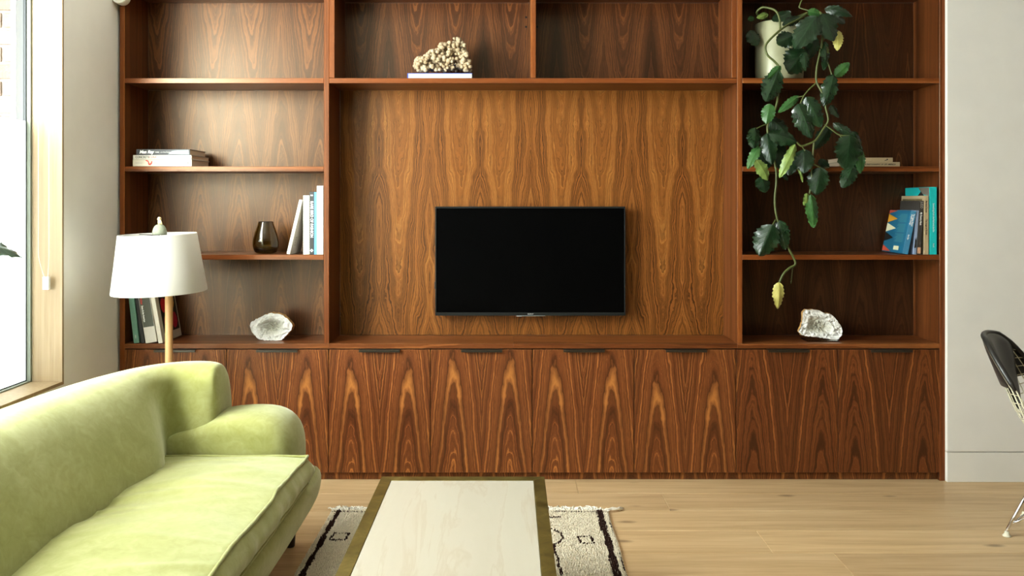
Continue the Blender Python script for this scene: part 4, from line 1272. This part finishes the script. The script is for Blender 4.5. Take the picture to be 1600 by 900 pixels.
for i in range(330):
    x_ = rX0 + (rX1 - rX0) * (i + R.random()) / 330
    L_ = R.uniform(0.025, 0.062)
    a = R.uniform(-0.9, 0.9)
    if i > 322: a = -1.2 + 0.05 * (i - 326); L_ = 0.085
    pts = [(x_, rY1 - 0.002, 0.010)]
    for q in range(1, 5):
        t = q / 4
        pts.append((x_ + math.sin(a) * -L_ * t + R.uniform(-0.004, 0.004), rY1 + math.cos(a) * L_ * t + R.uniform(-0.002, 0.002), 0.012 * (1 - t) + 0.0045 + R.uniform(0, 0.010)))
    mm.tube(pts, 0.0026, 5)
child(tag(mm.build('fringe', speckled('white_cotton_fringe', lin(238, 232, 218), 0.95, 0.06, 100), smooth=True), kind='stuff'), rug)

# ------------------------------------------------------------------ trailing plant
PY = 0.135
pc = at(1217.5, 122, PY)
zp = Z(122) + 0.0006
plant = empty('trailing_plant', (pc.x, PY, zp), label='trailing vine with toothed dark green leaves in a pale pot on the right column', cat='plant')
k = (PY + CAM_D) / FPX
rp = 36.5 * k
g = N('sage_ceramic'); f = g.noise(g.obj(), 8, 3); g.color(g.ramp(f, [(0.3, lin(150, 150, 116)), (0.7, lin(166, 164, 132))])); g.set(rough=0.35)
mm = MB()
hp = 0.292
mm.lathe([(0.0001, 0.0), (rp * 0.93, 0.0), (rp * 0.97, 0.006), (rp, 0.05), (rp, hp - 0.006), (rp - 0.002, hp), (rp - 0.007, hp), (rp - 0.009, hp - 0.01), (rp - 0.009, hp - 0.03), (0.0001, hp - 0.03)], 48)
mm.build('pot', g.m, plant, smooth=True)
mm = MB(); mm.lathe([(0.0001, hp - 0.022), (rp - 0.0095, hp - 0.026)], 32)
mm.build('soil', speckled('potting_soil', (0.03, 0.02, 0.012), 0.95, 0.4, 120), plant)

def leafmat(name, c1, c2, rough=0.28):
    g = N(name)
    u = g.sep(g.uvc())
    s_ = g.math('ABSOLUTE', g.math('SUBTRACT', u[0], 0.5))
    vein = g.math('FRACT', g.math('SUBTRACT', g.math('MULTIPLY', u[1], 6.0), g.math('MULTIPLY', s_, 5.0)))
    vl = g.ramp(vein, [(0.0, 1.0), (0.10, 0.0), (0.9, 0.0), (1.0, 1.0)])
    mid_ = g.ramp(s_, [(0.0, 1.0), (0.035, 0.0)])
    vv = g.math('MAXIMUM', g.math('MULTIPLY', vl, 0.35), mid_)
    f = g.noise(g.obj(), 30, 3, 0.6)
    col = g.ramp(f, [(0.3, c1), (0.7, c2)])
    g.color(g.mix(g.math('MULTIPLY', vv, 0.45), col, [min(1, a * 2.2 + 0.01) for a in c2]))
    g.set(rough=rough, spec=0.5); g.bump(g.math('ADD', vl, g.math('MULTIPLY', f, 0.6)), 0.25, 0.004)
    return g.m
LM = {'d': leafmat('leaf_dark', lin(14, 34, 16), lin(25, 50, 24)), 'm': leafmat('leaf_mid', lin(40, 78, 36), lin(60, 102, 48)),
      'l': leafmat('leaf_light', lin(100, 126, 58), lin(132, 154, 80), 0.35), 'y': leafmat('leaf_yellow', lin(160, 152, 74), lin(188, 178, 98), 0.5),
      's': leafmat('leaf_glossy', lin(18, 38, 20), lin(34, 58, 32), 0.16)}
SUFF = {'d': None, 'm': 'mid-green leaf', 'l': 'pale green leaf', 'y': 'yellowed leaf', 's': 'glossy leaf'}
def leaf_mesh(base, tip, width, normal, fold, bend, seed, roll=0.0):
    base, tip = Vector(base), Vector(tip)
    ax = tip - base; L = ax.length; ax.normalize()
    nrm = (Vector(normal) - ax * Vector(normal).dot(ax)).normalized()
    side = ax.cross(nrm).normalized()
    if roll:
        rm = Matrix.Rotation(roll, 3, ax); nrm = rm @ nrm; side = rm @ side
    R_ = rnd(seed)
    NU, NV = 22, 6
    mm = MB(); rows = []
    ph = R_.random() * 6
    for i in range(NU + 1):
        t = i / NU
        hw = width * 0.5 * (math.sin(math.pi * min(1, t ** 0.82)) ** 0.62 if 0 < t < 1 else 0.0)
        tooth = 1.0 + (0.17 if i % 3 == 0 else (-0.05 if i % 3 == 1 else 0.03)) * (1 if 1 < i < NU else 0)
        row = []
        for j in range(-NV, NV + 1):
            s_ = j / NV
            ww = hw * (1 + (tooth - 1) * abs(s_) ** 4)
            lift = fold * abs(s_) * hw + 0.05 * L * math.sin(5 * t + ph + 1.2 * s_) * abs(s_) ** 2 * 0.8 + 0.12 * hw * math.sin(t * 18 + (2 if s_ > 0 else 0)) * s_ ** 4
            y = bend * L * (t * (1 - t)) * 1.6
            p_ = base + ax * (t * L) + side * (ww * s_) + nrm * (lift + y)
            row.append(p_)
        rows.append(row)
    mm.grid(rows)
    return mm
pxy = lambda px, py, Y: at(px, py, Y) - Vector((pc.x, PY, zp))
leaves = [
 ((1172, 47), (1184, 71), 21, 'd', .06, .1), ((1236, 19), (1206, 31), 17, 'd', .02, 0), ((1276, 25), (1242, 76), 34, 'd', -.09, .1),
 ((1285, 21), (1302, 65), 31, 'd', -.10, .1), ((1288, 14), (1332, 26), 14, 'd', -.06, .5), ((1299, 19), (1320, 37), 19, 'd', -.03, 0),
 ((1309, 47), (1309, 79), 14, 'y', -.05, .2), ((1241, 55), (1213, 67), 25, 'd', -.04, .1), ((1257, 77), (1231, 114), 37, 'd', -.03, .1), ((1256, 82), (1258, 108), 13, 's', -.05, .2),
 ((1288, 65), (1287, 110), 15, 's', -.07, .3), ((1304, 119), (1327, 98), 15, 'm', -.04, .2), ((1216, 110), (1196, 159), 28, 's', -.08, .1), ((1220, 103), (1199, 123), 11, 'm', -.06, .2),
 ((1302, 116), (1287, 168), 22, 's', -.08, .2), ((1248, 150), (1216, 176), 12, 'm', -.06, .2), ((1247, 162), (1268, 217), 28, 's', -.09, .1), ((1259, 151), (1283, 199), 25, 's', -.08, .15),
 ((1203, 162), (1197, 194), 19, 'm', -.06, .2), ((1205, 186), (1230, 210), 28, 'd', -.04, .1), ((1180, 199), (1178, 232), 21, 's', -.07, .1), ((1198, 208), (1206, 258), 22, 'd', -.06, .1),
 ((1200, 208), (1245, 222), 24, 'd', -.07, .2), ((1243, 225), (1218, 278), 14, 'l', -.11, .1), ((1256, 233), (1256, 271), 27, 'd', -.08, .2), ((1297, 198), (1272, 233), 19, 'd', -.02, .1),
 ((1302, 192), (1339, 222), 15, 's', -.08, .3), ((1328, 211), (1321, 265), 36, 'd', -.11, .1), ((1344, 233), (1344, 272), 13, 'm', -.08, .1), ((1335, 256), (1316, 294), 21, 's', -.07, .2),
 ((1334, 205), (1347, 243), 13, 's', -.07, .2), ((1186, 228), (1168, 264), 14, 'm', -.05, .2), ((1181, 249), (1200, 282), 19, 'l', -.08, .2), ((1189, 276), (1196, 301), 22, 'd', -.06, .2),
 ((1222, 262), (1231, 282), 13, 's', -.05, .1), ((1246, 254), (1254, 285), 6, 'l', -.07, .3), ((1282, 261), (1274, 305), 28, 'd', -.08, .1), ((1261, 302), (1256, 321), 10, 'l', -.06, .5),
 ((1267, 304), (1271, 356), 19, 'm', -.07, .15), ((1207, 351), (1186, 400), 34, 'd', -.08, .1), ((1217, 344), (1227, 390), 21, 's', -.07, .2), ((1217, 441), (1215, 483), 16, 'y', -.06, .2),
 ((1190, 230), (1200, 264), 22, 'd', -.02, .1), ((1238, 236), (1232, 274), 26, 'd', -.03, .1), ((1298, 164), (1311, 184), 13, 'd', -.05, .1), ((1216, 225), (1222, 268), 26, 'd', -.03, .1), ((1279, 250), (1296, 262), 12, 'd', -.0, .1),
 ((1178, 27), (1160.5 + 8, 31), 8, 'm', .1, .3), ((1200, 22), (1182, 28), 9, 'l', .06, .3), ((1262, 18), (1283, 22), 12, 'm', -.04, .2), ((1250, 26), (1222, 40), 14, 'd', .0, .2), ((1272, 56), (1264, 92), 20, 'd', -.0, .2),
]
for i, (b_, t_, w_, mk, Y, bend) in enumerate(leaves):
    R_ = rnd(100 + i)
    Yb, Yt = Y + R_.uniform(-0.012, 0.012), Y - R_.uniform(0.0, 0.03)
    s = (Y + CAM_D) / FPX
    nrm = (R_.uniform(-0.45, 0.25), -1, R_.uniform(-0.1, 0.6))
    mm = leaf_mesh(pxy(b_[0], b_[1], Yb), pxy(t_[0], t_[1], Yt), w_ * s * 1.08, nrm, -R_.uniform(0.1, 0.45), bend * 0.9, i)
    o = mm.build('leaf', LM[mk], plant, smooth=True)
    if SUFF[mk]: o['label'] = SUFF[mk]
M_stem = speckled('green_brown_stem', lin(78, 86, 38), 0.5, 0.15, 60)
def smooth_path(pts, sub=6):
    out = []
    P = [pts[0]] + pts + [pts[-1]]
    for i in range(1, len(P) - 2):
        p0, p1, p2, p3 = P[i - 1], P[i], P[i + 1], P[i + 2]
        for q in range(sub):
            t = q / sub
            out.append(0.5 * ((2 * p1) + (p2 - p0) * t + (2 * p0 - 5 * p1 + 4 * p2 - p3) * t * t + (3 * p1 - p0 - 3 * p2 + p3) * t ** 3))
    out.append(P[-2])
    return out
stems = [
 ([(1205, 34, .12), (1183, 22, .05), (1190, 12, .02), (1203, 13, .0), (1213, 18, -.02), (1218, 30, -.03), (1219, 45, -.03)], 2.0),
 ([(1226, 34, .12), (1262, 20, .04), (1248, 30, -.01), (1232, 38, -.04), (1218, 48, -.06), (1203, 62, -.07), (1196, 73, -.07), (1199, 86, -.07), (1210, 96, -.07), (1217, 106, -.07), (1218, 128, -.06), (1216, 148, -.06), (1212, 168, -.06), (1204, 182, -.06), (1199, 200, -.06), (1204, 228, -.06), (1212, 262, -.06), (1213, 285, -.06), (1211, 305, -.06), (1211, 322, -.06), (1215, 344, -.06), (1224, 366, -.06), (1232, 388, -.06), (1243, 411, -.06), (1233, 419, -.06), (1224, 428, -.06), (1218, 441, -.06)], 2.1),
 ([(1230, 33, .12), (1262, 22, .02), (1282, 20, -.05), (1286, 40, -.07), (1284, 70, -.07), (1279, 92, -.07), (1276, 108, -.07), (1276, 128, -.07), (1285, 146, -.08), (1290, 168, -.08), (1294, 188, -.08), (1286, 202, -.08), (1277, 216, -.08), (1270, 222, -.08), (1253, 228, -.08), (1245, 222, -.08)], 2.0),
 ([(1275, 130, -.07), (1264, 140, -.07), (1256, 150, -.07), (1250, 163, -.08)], 1.4), ([(1256, 150, -.07), (1246, 152, -.06)], 1.2),
 ([(1289, 88, -.07), (1295, 102, -.06), (1300, 118, -.06)], 1.3), ([(1288, 194, -.08), (1300, 203, -.09), (1312, 211, -.10), (1328, 212, -.11)], 1.2),
 ([(1272, 220, -.08), (1270, 245, -.07), (1268, 265, -.07), (1268, 282, -.07), (1265, 303, -.07)], 1.7), ([(1270, 256, -.07), (1282, 262, -.08)], 1.2),
 ([(1200, 193, -.06), (1190, 197, -.07), (1182, 201, -.07)], 1.2), ([(1253, 228, -.08), (1258, 236, -.08)], 1.2), ([(1212, 343, -.06), (1207, 352, -.07)], 1.2), ([(1208, 350, -.06), (1217, 366, -.06)], 1.1),
 ([(1250, 8, .02), (1249, 12, .02), (1262, 16, .0), (1278, 20, -.03)], 1.2), ([(1249, 12, .02), (1251, 4, .02), (1256, -4, .02)], 1.3),
 ([(1312, 211, -.10), (1326, 232, -.10), (1336, 256, -.08)], 1.1),
]
for pts, r_ in stems:
    P = [pxy(a, b_, Y) for a, b_, Y in pts]
    mm = MB(); mm.tube(smooth_path(P), r_ * 0.0026, 7)
    mm.build('stem', M_stem, plant, smooth=True)
P = []
for i in range(70):
    t = i / 69
    c = pxy(1239 - 3 * t, 416 + 27 * t, -.06)
    P.append(c + Vector((0.0030 * math.cos(i * 0.95), 0.0030 * math.sin(i * 0.95), 0)) * (1 - 0.3 * t))
mm = MB(); mm.tube(P, 0.0008, 5); mm.build('tendril', M_stem, plant, smooth=True)

# ------------------------------------------------------------------ plant on the window sill (one leaf reaches into view)
wy = -1.02
wp = empty('potted_plant', (-1.985, wy, WZ0 + 0.0025), label='potted plant on the window sill with one dark leaf reaching into view', cat='plant')
org = Vector(wp.location)
mm = MB(); mm.lathe([(0.0001, 0.0), (0.042, 0.0), (0.046, 0.01), (0.052, 0.11), (0.048, 0.112), (0.045, 0.1), (0.0001, 0.095)], 32); mm.build('pot', g.m if False else M_white, wp, smooth=True)
for i, (tipx, Yt, tz, wd) in enumerate(((34, -0.83, 403, 0.052),)):
    tip = at(tipx, tz, Yt) - org
    bs = at(-34, 386, Yt - 0.05) - org
    mm = leaf_mesh(bs, tip, 0.085, (0.3, -0.35, 1), -0.25, 0.35, 400 + i)
    mm.build('leaf', LM['d'], wp, smooth=True)
    mm = MB(); mm.tube(smooth_path([Vector((0, 0, 0.09)), Vector((0.0, 0.0, 0.3)), Vector((bs.x * 0.4, bs.y * 0.5, bs.z * 0.85)), bs]), 0.0026, 8); mm.build('stem', M_stem, wp, smooth=True)
for i in range(4):
    R_ = rnd(500 + i)
    a = -1.6 - i * 0.35
    bs = Vector((0.01, -0.05 * i - 0.02, 0.35 + 0.09 * i)); tip = bs + Vector((0.02, -0.14, 0.02))
    mm = leaf_mesh(bs, tip, 0.075, (0.4, 0.2, 1), -0.25, 0.3, 600 + i); mm.build('leaf', LM['d'], wp, smooth=True)
    mm = MB(); mm.tube(smooth_path([Vector((0, 0, 0.09)), Vector((0.004, -0.01, 0.24)), bs]), 0.0024, 8); mm.build('stem', M_stem, wp, smooth=True)

# ------------------------------------------------------------------ wire chair
fw = Vector((0.735, -0.678, 0)).normalized(); sd = Vector((-fw.y, fw.x, 0)) * 1.0     # sd: towards the far side
CC = Vector((2.307, -0.727, 0))
chair = empty('wire_chair', CC, label='cream wire shell chair with black leather pads and chrome legs by the right wall', cat='chair')
prof = [(0.235, 0.435), (0.15, 0.425), (0.05, 0.405), (-0.05, 0.390), (-0.14, 0.398), (-0.205, 0.44), (-0.248, 0.505), (-0.283, 0.585), (-0.315, 0.665), (-0.345, 0.745), (-0.362, 0.795)]
hwid = [0.205, 0.230, 0.240, 0.240, 0.238, 0.232, 0.224, 0.214, 0.198, 0.165, 0.105]
side_up = [0.01, 0.03, 0.05, 0.06, 0.06, 0.045, 0.03, 0.015, 0.0, -0.01, -0.012]
side_fw = [0.0, 0.0, 0.0, 0.01, 0.03, 0.055, 0.075, 0.08, 0.07, 0.05, 0.025]
def interp(arr, v):
    v = max(0, min(len(arr) - 1.0001, v * (len(arr) - 1)))
    i = int(v); t = v - i
    a0, a1 = arr[max(i - 1, 0)], arr[i]; a2, a3 = arr[i + 1], arr[min(i + 2, len(arr) - 1)]
    h = lambda p0, p1, p2, p3: 0.5 * (2 * p1 + (p2 - p0) * t + (2 * p0 - 5 * p1 + 4 * p2 - p3) * t * t + (3 * p1 - p0 - 3 * p2 + p3) * t ** 3)
    if isinstance(a1, tuple): return tuple(h(*q) for q in zip(a0, a1, a2, a3))
    return h(a0, a1, a2, a3)
def S(u, v, off=0.0):
    x_, z_ = interp(prof, v)
    w_ = interp(hwid, v)
    x_ += interp(side_fw, v) * u * u; z_ += interp(side_up, v) * u * u
    p_ = fw * x_ + sd * (w_ * u) + Vector((0, 0, z_))
    if off:
        e_ = 0.01
        du = S(min(1, u + e_), v) - S(max(-1, u - e_), v); dv = S(u, min(1, v + e_)) - S(u, max(0, v - e_))
        n_ = du.cross(dv).normalized()
        p_ = p_ + n_ * off
    return p_
shell = MB()
rim = [S(-1, v / 40) for v in range(41)] + [S(-1 + 2 * u / 16, 1.0) for u in range(1, 17)] + [S(1, 1 - v / 40) for v in range(1, 41)] + [S(1 - 2 * u / 16, 0.0) for u in range(1, 17)]
shell.tube(rim, 0.0031, 8)
rim2 = [S(u_ , v_, -0.012) for u_, v_ in [(-0.985, v / 40) for v in range(41)] + [(-1 + 2 * u / 16, 1.0) for u in range(1, 17)] + [(0.985, 1 - v / 40) for v in range(1, 41)] + [(1 - 2 * u / 16, 0.0) for u in range(1, 17)]]
shell.tube(rim2, 0.0022, 6)
for i in range(1, 12):
    u = -1 + 2 * i / 12
    shell.tube([S(u, v / 36) for v in range(37)], 0.0018, 6)
for i in range(1, 22):
    v = i / 22
    shell.tube([S(-1 + 2 * q / 14, v, -0.002) for q in range(15)], 0.0018, 6)
shell.build('wire_shell', M_wire, chair, smooth=True)
g = N('black_leather'); f = g.noise(g.obj(), 120, 3); g.color((0.022, 0.020, 0.018)); g.set(rough=0.38, spec=0.6); g.bump(f, 0.08, 0.002)
def pad(name, fn, nu, nv, thick):
    mm = MB()
    for off in (0.004, None):
        pass
    top, bot = [], []
    for j in range(nv + 1):
        v, umin, umax = fn(j / nv)
        e2 = 1 - abs(2 * j / nv - 1) ** 6
        rt_, rb_ = [], []
        for i in range(nu + 1):
            u = umin + (umax - umin) * i / nu
            e1 = 1 - abs(2 * i / nu - 1) ** 6
            rt_.append(S(u, v, 0.004 + thick * e1 * e2)); rb_.append(S(u, v, 0.0035))
        top.append(rt_); bot.append(rb_)
    mm.grid(top); mm.grid([list(reversed(r_)) for r_ in bot])
    return mm.build(name, g.m, chair, smooth=True, subsurf=1, recalc=True)
pad('back_pad', lambda t: (0.58 + 0.41 * t, -0.10 - 0.84 * min(1, t * 1.25) ** 0.9, 0.10 + 0.84 * min(1, t * 1.25) ** 0.9), 12, 18, 0.022)
pad('seat_pad', lambda t: (0.04 + 0.48 * t, -0.9 + 0.75 * max(0, (t - 0.45) / 0.55) ** 1.5, 0.9 - 0.75 * max(0, (t - 0.45) / 0.55) ** 1.5), 12, 14, 0.022)
# back pad wraps over the top edge of the shell
mm = MB()
top_wrap = []
for i in range(17):
    u = -0.98 + 1.96 * i / 16
    ring_ = []
    for q in range(8):
        a = q / 7 * math.pi
        ring_.append(S(u, 0.985, 0.006 * math.cos(a) ) + Vector((0, 0, 0.010 * math.sin(a) - 0.002)) + fw * (-0.004))
    top_wrap.append(ring_)
mm.grid(top_wrap); mm.build('pad_wrap', g.m, chair, smooth=True)
edge_p = [S(-1, v / 24, -0.003) for v in range(17, 25)] + [S(-1 + 2 * u / 16, 1.0, -0.003) for u in range(1, 17)] + [S(1, 1 - v / 24, -0.003) for v in range(1, 8)]
mm = MB(); mm.tube(edge_p, [0.006] + [0.0115] * (len(edge_p) - 2) + [0.006], 10)
mm.build('pad_rolled_edge', g.m, chair, smooth=True)
outer = []
for j in range(9):
    v = 0.72 + 0.27 * j / 8
    outer.append([S(-0.985 + 1.97 * i / 12, v, -0.006 - 0.006 * (1 - abs(2 * i / 12 - 1) ** 4)) for i in range(13)])
mm = MB(); mm.grid(outer); mm.build('back_pad_cover', g.m, chair, smooth=True, solid=0.003)
# chrome rod base
feet = [(-0.25, -0.16), (-0.245, 0.135), (0.20, -0.18), (0.20, 0.18)]
tops = [(-0.10, -0.10), (-0.10, 0.10), (0.10, -0.10), (0.10, 0.10)]
def cl(x_, y_, z_): return fw * x_ + sd * y_ + Vector((0, 0, z_))
for (fx, fy), (tx_, ty_) in zip(feet, tops):
    zt_ = 0.382
    mm = MB(); mm.tube([cl(fx, fy, 0.010), cl(fx * 0.985 + tx_ * 0.015, fy * 0.985 + ty_ * 0.015, 0.03), cl(tx_, ty_, zt_)], 0.0062, 12)
    lg = mm.build('leg', M_chrome, chair, smooth=True)
    mm = MB(); c_ = cl(fx, fy, 0.0)
    mm.lathe([(0.0001, 0.0008), (0.016, 0.0008), (0.0165, 0.004), (0.010, 0.010), (0.0085, 0.020), (0.0001, 0.021)], 18, c_.x, c_.y, 0.0)
    gl_ = mm.build('foot_glide', plain('cream_glide', lin(220, 214, 190), 0.5), None, smooth=True); gl_.parent = lg
def fp(i, s_):
    (fx, fy), (tx_, ty_) = feet[i], tops[i]
    return cl(fx + (tx_ - fx) * s_, fy + (ty_ - fy) * s_, 0.01 + 0.372 * s_)
for a, b_ in ((0, 1), (1, 3), (3, 2), (2, 0)):
    br = MB()
    br.tube(smooth_path([fp(a, 0.12), cl(0, 0, 0.24) * 0.45 + (fp(a, 0.3) + fp(b_, 0.3)) * 0.275, fp(b_, 0.12)]), 0.0036, 8)
    br.build('strut', M_chrome, chair, smooth=True)
    br = MB()
    br.tube([cl(*tops[a], 0.383), cl(*tops[b_], 0.383)], 0.005, 8)
    br.build('seat_support_rod', M_chrome, chair, smooth=True)
